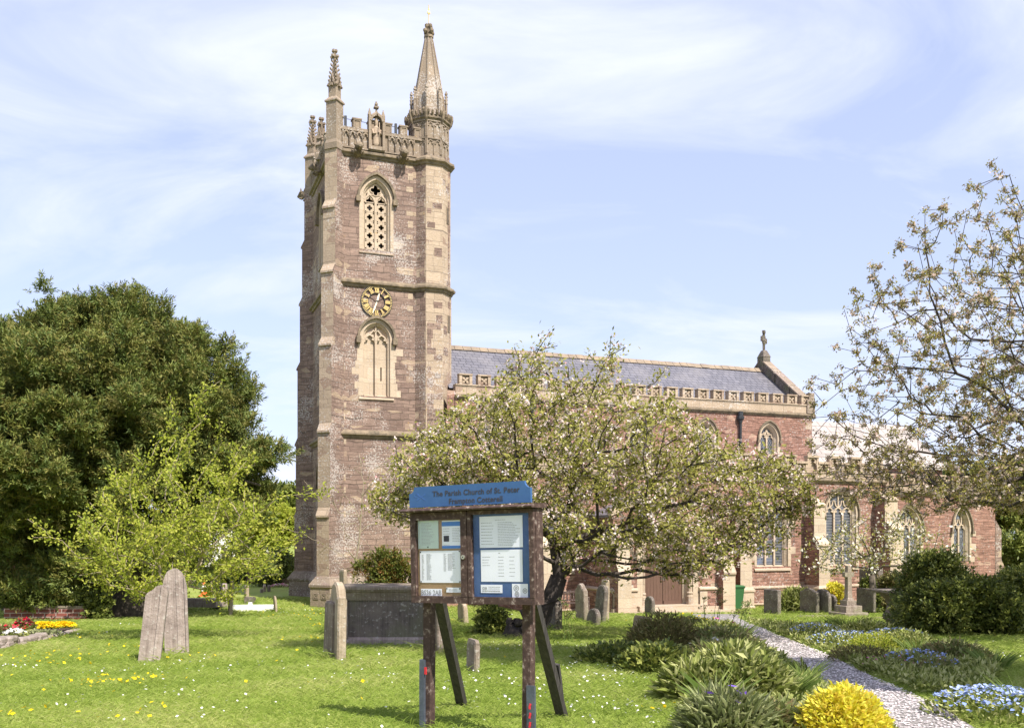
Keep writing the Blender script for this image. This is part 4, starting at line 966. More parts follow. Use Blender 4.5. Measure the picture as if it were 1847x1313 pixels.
# ---- chancel behind
mb = MB(); cv0, cv1, cz1, czr = .3, 6.0, 7.0, 9.5
mb.box(NE - .1, 32.0, cv0, cv1, -.2, cz1); mb.add([(32, cv0, cz1), (32, cv1, cz1), (32, (cv0 + cv1) / 2, czr)], [(0, 1, 2)])
mb.build('chancel_wall', M['nave'], church)
mb = MB()
for v in (cv0 - .2, cv1 + .2): mb.prism([(NE, v, cz1 - .15), (NE, v, cz1), (NE, (cv0 + cv1) / 2, czr + .12), (NE, (cv0 + cv1) / 2, czr)], (32.1 - NE, 0, 0))
mb.build('chancel_roof', M['pale_roof'], church)
# ------------------------------------------------------------------ plants: leaf and branch makers
def unit(a): return a / np.maximum(np.linalg.norm(a, axis=-1, keepdims=True), 1e-9)
def rdir(n): return unit(rng.normal(size=(n, 3)))
def leaf_geo(P, D, L, Wd, fold=.25, up=None):
    """pointed, slightly folded leaves at P, pointing along D"""
    n = len(P); D = unit(D); L = np.broadcast_to(L, (n,))[:, None]; Wd = np.broadcast_to(Wd, (n,))[:, None]
    ref = rdir(n) if up is None else unit(np.asarray(up) + .45 * rng.normal(size=(n, 3)))
    S = unit(np.cross(D, ref)); N = np.cross(S, D)
    mid = P + D * L * .45 + N * L * fold * .3
    V = np.stack([P, mid + S * Wd * .5 , P + D * L - N * L * fold * .15, mid - S * Wd * .5], 1).reshape(-1, 3)
    b = np.arange(n)[:, None] * 4
    F = np.concatenate([b + [0, 1, 2], b + [0, 2, 3]], 1).reshape(-1, 3)
    return V, F, np.repeat(rng.random(n), 2)
def blade_geo(P, D, L, Wd, bend=.35):
    """long blades, two bends, tapering"""
    n = len(P); D = unit(D); L = np.broadcast_to(L, (n,))[:, None]; Wd = np.broadcast_to(Wd, (n,))[:, None]
    out = D * [1, 1, 0]; out = unit(out + 1e-4 * rng.normal(size=(n, 3)) * [1, 1, 0]); S = unit(np.cross(D, rdir(n) * .3 + np.cross(out, [0, 0, 1.])))
    a = P + D * L * .5; tip = P + D * L * .93 + out * L * bend - [0, 0, 1] * L * bend * .35
    V = np.stack([P - S * Wd * .4, P + S * Wd * .4, a + S * Wd * .5 + out * L * bend * .2, a - S * Wd * .5 + out * L * bend * .2, tip], 1).reshape(-1, 3)
    b = np.arange(n)[:, None] * 5
    F = np.concatenate([b + [0, 1, 2], b + [0, 2, 3], b + [3, 2, 4]], 1).reshape(-1, 3)
    return V, F, np.repeat(rng.random(n), 3)
def disc_geo(P, rad, N=None, k=6):
    """little open flowers: a ring of petals round a point"""
    n = len(P); N = unit(rng.normal(size=(n, 3)) * .45 + [0, 0, 1]) if N is None else N
    S = unit(np.cross(N, rdir(n))); T = np.cross(N, S); a = np.arange(k) * 2 * np.pi / k
    rad = np.broadcast_to(rad, (n,))[:, None, None]
    ring_ = P[:, None] + rad * (np.cos(a)[None, :, None] * S[:, None] + np.sin(a)[None, :, None] * T[:, None]) * (np.where(np.arange(k) % 2, .75, 1.1)[None, :, None]) + .25 * rad * N[:, None]
    V = np.concatenate([P[:, None], ring_], 1).reshape(-1, 3); b = np.arange(n)[:, None] * (k + 1)
    F = np.concatenate([b + [0, 1 + j, 1 + (j + 1) % k] for j in range(k)], 1).reshape(-1, 3)
    return V, F, np.repeat(rng.random(n), k)
def merge(parts):
    V = []; F = []; Q = []; o = 0
    for v, f, q in parts: V.append(v); F.append(f + o); Q.append(q); o += len(v)
    return np.concatenate(V), np.concatenate(F), np.concatenate(Q)
def leafobj(name, parts, m, parent=None):
    V, F, q = merge(parts) if isinstance(parts, list) else parts
    return npmesh(name, V, F, M[m], parent, q)
def tubes(segs, n=5):
    """tapered pieces of branch: rows of (p0, p1, r0, r1)"""
    P0 = np.array([s[0] for s in segs]); P1 = np.array([s[1] for s in segs]); r0 = np.array([s[2] for s in segs]); r1 = np.array([s[3] for s in segs])
    D = unit(P1 - P0); ref = np.where(np.abs(D[:, 2:3]) > .9, [[1., 0, 0]], [[0, 0, 1.]]); X = unit(np.cross(D, ref)); Y = np.cross(D, X)
    a = np.arange(n) * 2 * np.pi / n; ca, sa = np.cos(a)[None, :, None], np.sin(a)[None, :, None]
    rg = ca * X[:, None] + sa * Y[:, None]
    V = np.concatenate([P0[:, None] + rg * r0[:, None, None], P1[:, None] + rg * r1[:, None, None]], 1).reshape(-1, 3)
    b = np.arange(len(segs))[:, None] * 2 * n
    F = np.stack([b[:, 0, None] + np.array([j, (j + 1) % n, n + (j + 1) % n, n + j]) for j in range(n)], 1).reshape(-1, 4)
    return V, F
def grow(trunk, attractors, step=.32, pathw=.3, r_tip=.006, power=2.3, wiggle=.05, droop=0., rmax=None):
    """branches that reach every attractor from a trunk polyline; returns nodes, parents, radii"""
    N = [np.array(trunk[0], float)]; par = [-1]; dist = [0.]
    for a, b in zip(trunk[:-1], trunk[1:]):
        a, b = np.array(a, float), np.array(b, float); k = max(1, int(np.linalg.norm(b - a) / step))
        for j in range(1, k + 1):
            N.append(a + (b - a) * j / k); par.append(len(N) - 2); dist.append(dist[-1] + np.linalg.norm(N[-1] - N[-2]))
    ntr = len(N)
    A = np.asarray(attractors); order = np.argsort(np.linalg.norm(A - N[-1], axis=1) + rng.normal(size=len(A)) * .3)
    buf = np.zeros((len(A) * 40 + len(N) + 10, 3)); db = np.zeros(len(buf)); buf[:len(N)] = N; db[:len(N)] = dist; cnt = len(N); par = par + [0] * (len(buf) - len(N))
    for ai in order:
        p = A[ai]; d = np.linalg.norm(buf[:cnt] - p, axis=1); c = d + pathw * db[:cnt]; c[:max(1, ntr // 3)] += 50
        j = int(np.argmin(c)); k = max(1, int(d[j] / step)); q = buf[j].copy(); prev = j
        pd = unit(buf[j] - buf[par[j]]) if par[j] >= 0 else np.array([0, 0, 1.])
        c1 = q + pd * d[j] * .35 + np.array([0, 0, 1]) * d[j] * .08
        for s in range(1, k + 1):
            f = s / k; x = (1 - f) ** 2 * q + 2 * f * (1 - f) * c1 + f * f * p
            if s < k: x = x + rng.normal(size=3) * wiggle
            buf[cnt] = x; par[cnt] = prev; db[cnt] = db[prev] + np.linalg.norm(x - buf[prev]); prev = cnt; cnt += 1
            if cnt >= len(buf) - 2: break
    acc = np.zeros(cnt); kids = np.zeros(cnt, int)
    for i in range(cnt - 1, 0, -1):
        if acc[i] == 0: acc[i] = r_tip ** power
        acc[par[i]] += acc[i] ; kids[par[i]] += 1
    rad = acc ** (1 / power)
    if rmax: rad = np.minimum(rad * 1.0, rmax)
    return buf[:cnt], np.array(par[:cnt]), rad, kids
def branch_obj(name, N, par, rad, m, parent, n=5, sides=None):
    segs = [(N[par[i]], N[i], min(rad[par[i]], rad[i] * 1.35), rad[i]) for i in range(1, len(N))]
    V, F = tubes(segs, n); return npmesh(name, V, F, M[m], parent, smooth=True)
def along(N, par, rad, rlim, per, spread):
    """points scattered along the thin twigs, with the twig's direction"""
    idx = np.nonzero((rad < rlim) & (np.arange(len(N)) > 0))[0]; idx = np.repeat(idx, per)
    f = rng.random(len(idx))[:, None]; a, b = N[par[idx]], N[idx]
    return a + (b - a) * f + rng.normal(size=(len(idx), 3)) * spread, unit(b - a)
def shoots(centres, radii, per, L, leaves, lw, ll, upb=.5, squash=.8, inner=.35, spread=.16):
    """rounded masses covered in leafy shoots; each shoot is a tuft of leaves along its length"""
    out = []
    C = np.repeat(np.asarray(centres, float), per, 0); Rr = np.repeat(np.asarray(radii, float), per); n = len(C)
    d = rdir(n); d[:, 2] = np.where(d[:, 2] < -.5, -d[:, 2], d[:, 2]); f = inner + (1 - inner) * rng.random(n) ** .4
    base = C + d * [1, 1, squash] * (Rr * f)[:, None]
    sd = unit(d + np.array([0, 0, upb]) + .35 * rng.normal(size=(n, 3)))
    t = rng.random((n, leaves)); Ls = L * (.6 + .7 * rng.random(n))
    P = base[:, None] + sd[:, None] * (t * Ls[:, None])[:, :, None] + rng.normal(size=(n, leaves, 3)) * (spread * L * (1.15 - t))[:, :, None]
    D = unit(sd[:, None] + .75 * rng.normal(size=(n, leaves, 3)))
    V, F, q = leaf_geo(P.reshape(-1, 3), D.reshape(-1, 3), ll * (.6 + .8 * rng.random(n * leaves)), lw * (.7 + .6 * rng.random(n * leaves)), up=[.1, -.3, .9])
    q = np.clip(np.repeat(np.repeat(rng.random(n), leaves) * .75 + .25 * rng.random(n * leaves), 2), 0, 1)
    return V, F, q
def trunk_obj(parent, base, top, r0, r1, m='bark', limbs=(), name='trunk'):
    mb = MB(); b = np.array(base); t = np.array(top); k = 6
    pts = [tuple(b + (t - b) * j / k + (rng.normal(size=3) * r0 * .25 if 0 < j < k else 0)) for j in range(k + 1)]
    mb.tube(pts, [r0 * 1.35] + [r0 + (r1 - r0) * j / k for j in range(1, k + 1)], 9)
    for e, r in limbs:
        a = np.array(pts[k // 2 + 1]); e = np.array(e); mid = (a + e) / 2 + [0, 0, .15 * np.linalg.norm(e - a)]
        mb.tube([tuple(a), tuple(mid), tuple(e)], [r, r * .7, r * .3], 7)
    return mb.build(name, M[m], parent, smooth=True)

# ------------------------------------------------------------------ big yew on the left
yew = thing('yew_tree', 'huge dark green yew tree with tufted crown filling the churchyard corner', 'tree', (-12.9, 31.5, float(gz(-12.9, 31.5))))
yo = np.array(yew.location)
core, cr, lob_, lr, tips_, tr_ = [], [], [], [], [], []
ctr = np.array([-.85, 0, 4.6]); rad3 = np.array([4.65, 4.6, 5.15])
for k in range(46):
    d = rdir(1)[0]; core.append(ctr + d * rad3 * (.3 + .38 * rng.random())); cr.append(1.1 + .5 * rng.random())
for k in range(190):                                        # separate masses of spray, each with its own shade beneath
    d = rdir(1)[0]
    if d[2] < -.8: d[2] *= -1
    lob_.append(ctr + d * rad3 * (.72 + .26 * rng.random())); lr.append(.5 + .38 * rng.random())
for p in ((-.6, -1, 9.7), (.5, 0, 10.1), (1.0, -1, 9.6), (-2.6, 0, 9.4), (-3.3, -.5, 8.6), (2.4, -.5, 8.7), (3.2, -.5, 7.7), (3.9, -.3, 6.1), (4.4, -.2, 5.2), (4.9, 0, 5.3), (4.2, -.5, 3.4), (4.1, .2, 1.6), (-1.6, -.5, 9.7), (1.9, 0, 9.1), (-4.3, 0, 7.1), (-4.8, -1, 5)):
    lob_.append(np.array(p)); lr.append(.6)
for k in range(240):                                        # long sprays standing out of the crown
    d = rdir(1)[0]; d[2] = abs(d[2]) * .9 + (-.3 if k % 3 == 0 else 0); p = ctr + d * rad3 * (.92 + .2 * rng.random()); up_ = .45 + (.5 if d[2] > .5 else 0)
    for j in range(5): tips_.append(p + unit(d + [.12 * rng.normal(), 0, up_]) * ((.27 + .08 * (d[2] > .4)) * j - .4) + rng.normal(size=3) * .06); tr_.append((.46, .4, .3, .2, .1)[j])
leafobj('crown', [shoots(core, cr, 60, .6, 14, .08, .2, .3, .85, .3, .2), shoots(lob_, lr, 64, .5, 30, .036, .14, .45, .7, .35, .13), shoots(tips_, tr_, 15, .4, 24, .034, .14, .6, .9, .1, .14)], 'yew', yew)
trunk_obj(yew, (0, 0, -.3), (.2, .2, 6.2), .6, .2, 'bark', [((2.8, 0, 5.5), .22), ((-2.8, .4, 5.6), .22), ((4.6, -.2, 4.4), .12), ((.6, -1, 8.6), .12)])

# fresh green hawthorn-like tree in front of it
sap = thing('young_tree', 'bright fresh green bushy young tree behind the two leaning headstones', 'tree')
tb = np.array([-6.55, 18.2, float(gz(-6.5, 18.2))])
att = []
while len(att) < 330:
    x = rng.uniform(-2.9, 2.9); y = rng.uniform(-2.2, 2.2); z = rng.uniform(.7, 4.6)
    hw = np.interp(z, [.7, 1.2, 2.0, 2.7, 3.4, 4.1, 4.6], [.9, 1.9, 2.4, 1.9, 1.25, .75, .35])
    if (x / hw) ** 2 + (y / (hw * .85)) ** 2 < 1: att.append(tb + [x + .25 + .12 * (z - 2), y, z])
att += [tb + np.array(q) for q in ((.95, 0, 4.95), (-.05, .1, 4.7), (.6, -.2, 4.6), (-2.75, 0, 2.3), (-2.5, -.3, 1.95), (2.6, 0, 2.1), (2.9, 0, 2.75), (3.0, -.1, 2.9), (2.7, 0, 2.8))]
N, par, rad, kids = grow([tb, tb + [.05, 0, .5]], att, .25, .35, .005, 2.2, .03)
branch_obj('branch_frame', N, par, rad, 'barkpale', sap)
P, D = along(N, par, rad, .016, 38, .065)
lv = [leaf_geo(P, D + .8 * rng.normal(size=P.shape), .066 * (.6 + .8 * rng.random(len(P))), .043, up=[0, -.3, .8])]
leafobj('foliage', lv, 'lime', sap)

# ------------------------------------------------------------------ apple tree in blossom
ap = thing('apple_tree', 'spreading old apple tree covered in pale pink blossom', 'tree')
ax, ay = .62, 18.6; az = float(gz(ax, ay))
topx = [-2.7, -2.2, -1.7, -1., -.25, .1, .8, 1.4, 1.9, 2.7, 3.4, 4.1, 5.2, 5.7]; topz = [4.4, 5.0, 5.45, 5.9, 6.35, 6.7, 6.7, 6.5, 6.75, 6.25, 5.5, 5.15, 4.75, 4.2]
botx = [-2.7, -1.8, -.8, .2, .9, 1.5, 2.0, 3., 3.9, 4.6, 5.7]; botz = [3.7, 3.4, 3.2, 3.0, 2.65, 2.4, 2.5, 2.25, 2.35, 2.8, 3.4]
att = []
while len(att) < 1500:
    x = rng.uniform(-2.7, 5.7); y = rng.uniform(-3.2, 3.2)
    if ((x - 1.5) / 4.3) ** 2 + (y / 3.3) ** 2 > 1: continue
    e = 1 - ((y / 3.3) ** 2) * .55; zt = np.interp(x, topx, topz); zb = np.interp(x, botx, botz); mid = zb + .55 * (zt - zb) * .8
    z = rng.uniform(mid - (mid - zb) * e, mid + (zt - mid) * e)
    if z > 5.8 and rng.random() < .45: continue
    if math.sin(2.3 * x + 1.1 * math.sin(1.7 * z)) * math.sin(2.6 * z + .8 * y) * math.sin(1.9 * y + .9 * x) < -.3 or math.sin(4.1 * x + y) * math.sin(4.6 * z - 1.2 * x) < -.5: continue
    att.append((x, ay + y, z))
att += [(.05, ay, 6.5), (.5, ay - .3, 6.85), (.75, ay, 7.25), (.9, ay + .2, 7.0), (1.5, ay, 6.8), (1.95, ay + .1, 7.15), (2.2, ay - .2, 6.9), (1.75, ay, 6.5), (3.05, ay, 6.55), (-.7, ay, 6.0), (-.2, ay, 6.3), (.05, ay - .2, 6.9)]
tr = [(ax - .35, ay, az - .1), (ax - .1, ay + .05, az + .45), (ax + .12, ay, az + .75), (ax + .3, ay, az + 1.15), (ax + .22, ay + .05, az + 1.75), (ax + .5, ay, az + 2.6)]
N, par, rad, kids = grow(tr, att, .3, .32, .0075, 2.35, .05, rmax=.2)
branch_obj('branch_frame', N, par, rad, 'barkdark', ap, 6)
mb = MB()
mb.tube([(ax - .5, ay, az - .2), (ax - .4, ay, az + .12), (ax - .25, ay, az + .32), (ax - .02, ay, az + .52), (ax + .18, ay, az + .85), (ax + .3, ay, az + 1.2)], [.4, .36, .33, .24, .19, .17], 10)
for k in range(26):
    a = k * 2.4; q = (ax - .35 + .3 * math.cos(a), ay + .3 * math.sin(a), az + .05 + .3 * ((k * 7) % 10) / 10)
    mb.tube([q, (q[0] + .08 * math.cos(a), q[1] + .08 * math.sin(a), q[2] + .04)], [.1, .05], 6)
mb.tube([(ax - .12, ay + .05, az + .45), (ax - .25, ay + .1, az + .9), (ax - .28, ay + .05, az + 1.5), (ax - .6, ay, az + 2.2)], [.2, .15, .12, .06], 8)
mb.build('trunk', M['barkdark'], ap, smooth=True)
P, D = along(N, par, rad, .026, 31, .085)
leafobj('foliage', leaf_geo(P, D + .9 * rng.normal(size=P.shape), .085 * (.6 + .8 * rng.random(len(P))), .045, up=[0, -.3, .8]), 'apple', ap)
P, D = along(N, par, rad, .022, 4, .075); P = np.repeat(P, 5, 0); P = P + rng.normal(size=P.shape) * .03
leafobj('blossom', disc_geo(P, .016 + .012 * rng.random(len(P)), rdir(len(P)), 5), 'blossom', ap)

# ------------------------------------------------------------------ large cherry leaning in from the right
ch = thing('cherry_tree', 'large bronze leaved blossoming cherry reaching in on long dark branches', 'tree')
cx0, cy0 = 12.3, 17.2; cz0 = float(gz(cx0, cy0))
att = []
while len(att) < 4000:
    x, y, z = rng.uniform(5.2, 15.5), rng.uniform(12.8, 21.5), 3.7 + 7.3 * rng.random() ** 1.9
    e = ((x - 12.6) / 7.2) ** 2 + ((y - 17.2) / 4.3) ** 2
    zmax = 5.5 + 5.3 * math.sqrt(max(0, 1 - min(1, e ** .9)))
    zmin = 3.75 + .22 * max(0, 9 - x) * (0 if x < 6 else .3)
    s = (x / y)                                             # thins out towards the tips
    if e < 1 and zmin < z < zmax and rng.random() < .35 + .65 * min(1, (1 - e) * 1.6): att.append((x, y, z))
att += [(8.3, 17.2, 9.6), (8.6, 17, 9.9), (7.45, 17.1, 9.1), (7.2, 17, 8.7), (6.15, 17, 7.25), (6.5, 17.1, 7.4), (5.35, 17, 5.9), (5.6, 17, 5.6), (5.25, 17, 5.3), (7.9, 17, 8.2)]
N, par, rad, kids = grow([(cx0, cy0, cz0 - .2), (cx0 - .1, cy0, cz0 + 1.4), (cx0 - .2, cy0, cz0 + 3.0), (cx0 - .3, cy0, cz0 + 5)], att, .3, .28, .005, 2.15, .06, rmax=.22)
branch_obj('branch_frame', N, par, rad, 'barkdark', ch, 5)
mb = MB(); mb.tube([(cx0, cy0, cz0 - .3), (cx0 - .05, cy0, cz0 + .7), (cx0 - .1, cy0, cz0 + 1.4), (cx0 - .2, cy0, cz0 + 3.0)], [.42, .3, .27, .24], 10); mb.build('trunk', M['barkdark'], ch, smooth=True)
tips = np.nonzero((kids == 0))[0]; tips = np.concatenate([tips, rng.choice(np.nonzero((rad < .016))[0], len(tips) * 12)])
tips = tips[rng.random(len(tips)) < .8]
C = np.repeat(N[tips], 6, 0); P = C + rng.normal(size=C.shape) * .04; dd = unit(rng.normal(size=C.shape) + [0, 0, -.25])
leafobj('foliage', leaf_geo(P, dd, .062 * (.6 + .8 * rng.random(len(P))), .026, .4, up=[0, -.3, .8]), 'cherry', ch)
sel = tips[rng.random(len(tips)) < .28]; C = np.repeat(N[sel], 5, 0); P = C + rng.normal(size=C.shape) * .035
leafobj('blossom', disc_geo(P, .02 + .016 * rng.random(len(P)), rdir(len(P)), 5), 'cherrybl', ch)

# ------------------------------------------------------------------ small white blossom tree before the chapel
wt = thing('blossom_tree', 'small slender tree in white blossom standing before the chapel', 'tree')
wx, wy = at(1572, 1098, 36.5)[:2]; wz = float(gz(wx, wy)); att = []
while len(att) < 210:
    x, y, z = rng.uniform(-3.0, 3.9), rng.uniform(-2, 2), rng.uniform(1.3, 4.1)
    zt = np.interp(x, [-3, -1.6, 0, 1.5, 3, 3.9], [2.3, 3.3, 4.1, 3.9, 3., 2.5]); zb = np.interp(x, [-3, -1.5, 0, 2, 3.9], [1.6, 1.5, 1.9, 1.7, 1.9])
    if zb < z < zt and (y / 2) ** 2 + ((x - .4) / 3.5) ** 2 < 1: att.append((wx + x, wy + y, wz + z))
N, par, rad, kids = grow([(wx, wy, wz - .1), (wx + .05, wy, wz + 1.0), (wx, wy, wz + 1.7)], att, .3, .3, .011, 2.3, .05, rmax=.13)
branch_obj('branch_frame', N, par, rad, 'bark', wt)
mb = MB(); mb.tube([(wx, wy, wz - .2), (wx + .02, wy, wz + .5), (wx + .05, wy, wz + 1.0), (wx + .02, wy, wz + 1.5)], [.19, .15, .14, .12], 8); mb.build('trunk', M['bark'], wt, smooth=True)
P, D = along(N, par, rad, .04, 7, .12); leafobj('foliage', leaf_geo(P, rdir(len(P)), .11, .06), 'apple', wt)
P, D = along(N, par, rad, .035, 3, .12); leafobj('blossom', disc_geo(P, .045 + .02 * rng.random(len(P)), rdir(len(P)), 5), 'whitebl', wt)

# bare sapling against the tower
bs = thing('bare_sapling', 'thin almost bare sapling branching against the tower wall', 'tree')
bx, by = at(628, 1040, 33)[:2]; bz = float(gz(bx, by)); att = []
while len(att) < 90:
    f = rng.random(); z = .8 + 4.9 * f; x = .15 + .3 * f * 2 + rng.normal() * (.35 + .75 * f * (1.2 - f) * 2); att.append((bx + x, by + rng.normal() * .6, bz + z))
N, par, rad, kids = grow([(bx, by, bz - .1), (bx + .18, by, bz + 1.4), (bx + .38, by, bz + 2.6), (bx + .5, by, bz + 4.2)], att, .3, .35, .008, 2.5, .06, rmax=.06)
branch_obj('branch_frame', N, par, rad, 'barkpale', bs)
P, D = along(N, par, rad, .012, 1, .08); P = P[rng.random(len(P)) < .5]; leafobj('foliage', leaf_geo(P, rdir(len(P)), .08, .05), 'apple', bs)

# ------------------------------------------------------------------ evergreens and trees beyond
def mass(name, label, cat, px, d, ztop, w, m, kk=22, group=None, depth=.8, lob=.35, ll=.3, lw=.12, per=60, L=.6, zb=None, trunk=True, x0=None, upb=.4):
    x = (px - CXP) / FPX * d if x0 is None else x0; g = float(gz(x, d)); r = thing(name, label, cat, (x, d, g), group=group); H = ztop - g
    cs, rs = [], []
    for k in range(kk):
        dd = rdir(1)[0]; dd[2] = abs(dd[2]) if rng.random() < .7 else dd[2]; f = .35 + .5 * rng.random()
        rr_ = w * lob * (.5 + .35 * rng.random()) * .55
        if trunk: c_ = np.array([0, 0, H * (.48 if zb is None else zb)]) + dd * [w / 2, w / 2 * depth, H * .46] * f
        else:
            q_ = k / kk; a_ = rng.random() * 6.283; f = math.sqrt(rng.random()) * (1 - .55 * q_ ** 2)
            c_ = np.array([f * (w / 2 - rr_ * .6) * math.cos(a_), f * (w / 2 * depth - rr_ * .5) * math.sin(a_), max(rr_ * .25, q_ ** .8 * (H - rr_ * .85 - L * .35))])
        cs.append(c_); rs.append(rr_)
    leafobj('crown' if trunk else 'foliage', shoots(cs, rs, per, L, 12, lw, ll, upb, .85, .4, .2), m, r)
    if trunk: trunk_obj(r, (0, 0, -.3), (0, 0, H * .6), max(.12, w * .035), .06)
    return r
mass('dark_evergreen', 'tall dark evergreen beyond the east end of the chapel', 'tree', 1838, 56, 7.8, 6.5, 'yew', 30, ll=.34, lw=.14, per=75)
mass('dark_evergreen', 'dark evergreen half hidden behind the chapel roof', 'tree', 1745, 66, 8.6, 6.0, 'yew', 24, ll=.36, lw=.15)
mass('broadleaf_tree', 'light green roadside tree beside the shadowed tower foot', 'tree', 495, 62, 5.6, 4.2, 'lime', 24, ll=.3, lw=.16)
mass('broadleaf_tree', 'dull green tree with its top showing left of the tower', 'tree', 515, 78, 7.9, 5.0, 'shrub', 24, ll=.36, lw=.16)
mass('broadleaf_tree', 'dark tree behind the fresh green young tree', 'tree', 455, 70, 6.0, 4.6, 'shrub', 20, ll=.34, lw=.16)
mass('churchyard_hedge', 'long dark hedge in deep shade beneath the yew', 'hedge', 120, 42, 3.4, 9.5, 'shrub', 30, depth=.25, ll=.22, lw=.1, per=70, trunk=False, lob=.22)
mass('churchyard_hedge', 'low dark hedge bordering the far lawn by the white house', 'hedge', 430, 58, 1.6, 5.5, 'shrub', 18, depth=.25, ll=.22, lw=.1, trunk=False, lob=.2)
mass('churchyard_hedge', 'dark clipped bush near the tower foot and the wooden fence', 'hedge', 500, 54, 2.3, 1.9, 'shrub', 12, depth=.6, ll=.2, lw=.09, trunk=False)
mass('pink_cherry', 'small pink blossoming tree at the edge beneath the yew', 'tree', 10, 36, 3.7, 2.4, 'pinkbl', 12, ll=.12, lw=.1, per=60, L=.4)
mass('churchyard_hedge', 'dark hedge closing the gap beyond the chapel end buttress', 'hedge', 1840, 51, 3.4, 6.0, 'shrub', 22, depth=.3, ll=.22, lw=.1, trunk=False, lob=.26)
# shrubs by the church
mass('golden_shrub', 'rounded golden green shrub behind the chest tomb', 'shrub', 694, 23.5, 2.95, 1.75, 'golden', 16, ll=.09, lw=.035, per=80, L=.22, trunk=False, lob=.5)
mass('dark_bush', 'low dark green bush at the foot of the apple tree', 'bush', 893, 19.2, 1.75, .75, 'shrub', 9, ll=.08, lw=.04, per=60, L=.2, trunk=False, lob=.5)
mass('yellow_shrub', 'small yellow leaved shrub against the aisle wall', 'shrub', 1502, 39.5, 1.25, .95, 'yellow', 9, ll=.12, lw=.06, per=50, L=.2, trunk=False, lob=.5)
mass('spiky_shrub', 'dark green spiky plant before the three dark headstones', 'shrub', 1436, 39.5, .78, 1.5, 'border', 10, ll=.3, lw=.05, per=40, L=.3, trunk=False, lob=.5, upb=1.)
mass('spreading_shrub', 'spreading dark shrub nearest the cherry, filling the tomb end', 'shrub', 1735, 19.6, 2.32, 2.7, 'shrub', 34, depth=.75, ll=.085, lw=.045, per=120, L=.24, trunk=False, lob=.34, group=None)
mass('spreading_shrub', 'dark shrub arching over the flat tomb slab', 'shrub', 1690, 22.5, 2.82, 2.2, 'shrub', 22, depth=.6, ll=.1, lw=.045, per=100, L=.34, trunk=False, lob=.34, upb=.1)
mass('spreading_shrub', 'broad dark shrub running out of the picture behind the others', 'shrub', 1850, 21.5, 2.5, 2.6, 'shrub', 22, depth=.7, ll=.09, lw=.045, per=100, L=.28, trunk=False, lob=.34)
mass('brown_hedge', 'low brownish green bush behind the blossom tree trunk', 'bush', 1612, 38.5, 1.75, 1.9, 'heath', 14, ll=.13, lw=.06, per=60, L=.25, trunk=False, lob=.45)
mass('ivy_bush', 'ivy clump covering a square grave left of the blossom tree', 'bush', 1566, 37.6, 1.62, .75, 'shrub', 10, ll=.1, lw=.07, per=60, L=.15, trunk=False, lob=.5)

# ------------------------------------------------------------------ the tree that shades the lawn from beyond the right edge
st = thing('shade_tree', 'tall leafy tree overhanging the path beyond the right picture edge', 'tree')
sx, sy = 9.6, 4.6; sz_ = float(gz(sx, sy)); att = []
for c_, r_, n_ in (((5.9, 7.2, 10.6), (1.6, 1.3, 1.3), 110), ((2.9, 9.3, 11.2), (1.3, .8, .8), 40), ((9.8, 4.4, 10.6), (1.8, 1.6, 1.6), 150)):
    for k in range(n_): att.append(np.array(c_) + rdir(1)[0] * np.array(r_) * rng.random() ** .4)
N, par, rad, kids = grow([(sx, sy, sz_ - .2), (sx - .1, sy + .1, sz_ + 3), (sx - .4, sy + .2, sz_ + 6)], att, .4, .3, .01, 2.3, .05, rmax=.28)
branch_obj('branch_frame', N, par, rad, 'bark', st)
cs = [a for a in att[:110:3]] + [a for a in att[150::3]]
leafobj('foliage', [shoots(cs, [.55] * len(cs), 40, .5, 12, .1, .2), shoots(att[110:150:2], [.3] * 20, 22, .5, 10, .1, .2)], 'lime', st)
# ------------------------------------------------------------------ gravestones: broad faces look along the church
def headstone(px, base, d, h, w, th, m, label, top='round', lean=(0., 0.), yaw=0., name='headstone', sink=.15, group='headstones on the churchyard lawn', cat='gravestone'):
    x = (px - CXP) / FPX * d; g = float(gz(x, d)) if base is None else EYE - (base - YHP) / FPX * d
    out = [(-w / 2, -sink), (w / 2, -sink)]
    if top == 'round': out += [(w / 2 * math.cos(a), h - w / 2 * .8 + w / 2 * .8 * math.sin(a)) for a in np.linspace(0, math.pi, 13)]
    elif top == 'flat': out += [(w / 2, h - .03), (w / 2 - .03, h), (-w / 2 + .03, h), (-w / 2, h - .03)]
    elif top == 'shoulder': out += [(w / 2, h * .82), (w / 2 - .06, h * .84)] + [((w / 2 - .07) * math.cos(a), h * .84 + h * .16 * math.sin(a)) for a in np.linspace(.15, math.pi - .15, 9)] + [(-w / 2 + .06, h * .84), (-w / 2, h * .82)]
    elif top == 'ogee': out += [(w / 2, h * .8), (w * .42, h * .85), (w * .3, h * .87), (w * .2, h * .95), (0, h), (-w * .2, h * .95), (-w * .3, h * .87), (-w * .42, h * .85), (-w / 2, h * .8)]
    elif top == 'broken': out += [(w / 2, h * .86), (w * .3, h * .9), (w * .22, h), (-w * .1, h * .985), (-w * .3, h * .95), (-w / 2, h * .93)]
    n = len(out); mb = MB(); bv = min(.02, th * .2)
    rg = lambda s, y: [(y, p[0] * s, p[1] if p[1] < 0 else p[1] - (1 - s) * .5) for p in out]
    s1 = 1 - 2 * bv / w
    mb.loft([rg(s1, -th / 2), rg(1, -th / 2 + bv), rg(1, th / 2 - bv), rg(s1, th / 2)], 0, True, True, True)
    o = mb.build(name, M[m]); o.location = (x, d, g); o.rotation_euler = (lean[0], lean[1], CA + yaw)
    return tag(o, label, cat, group)
G = headstone
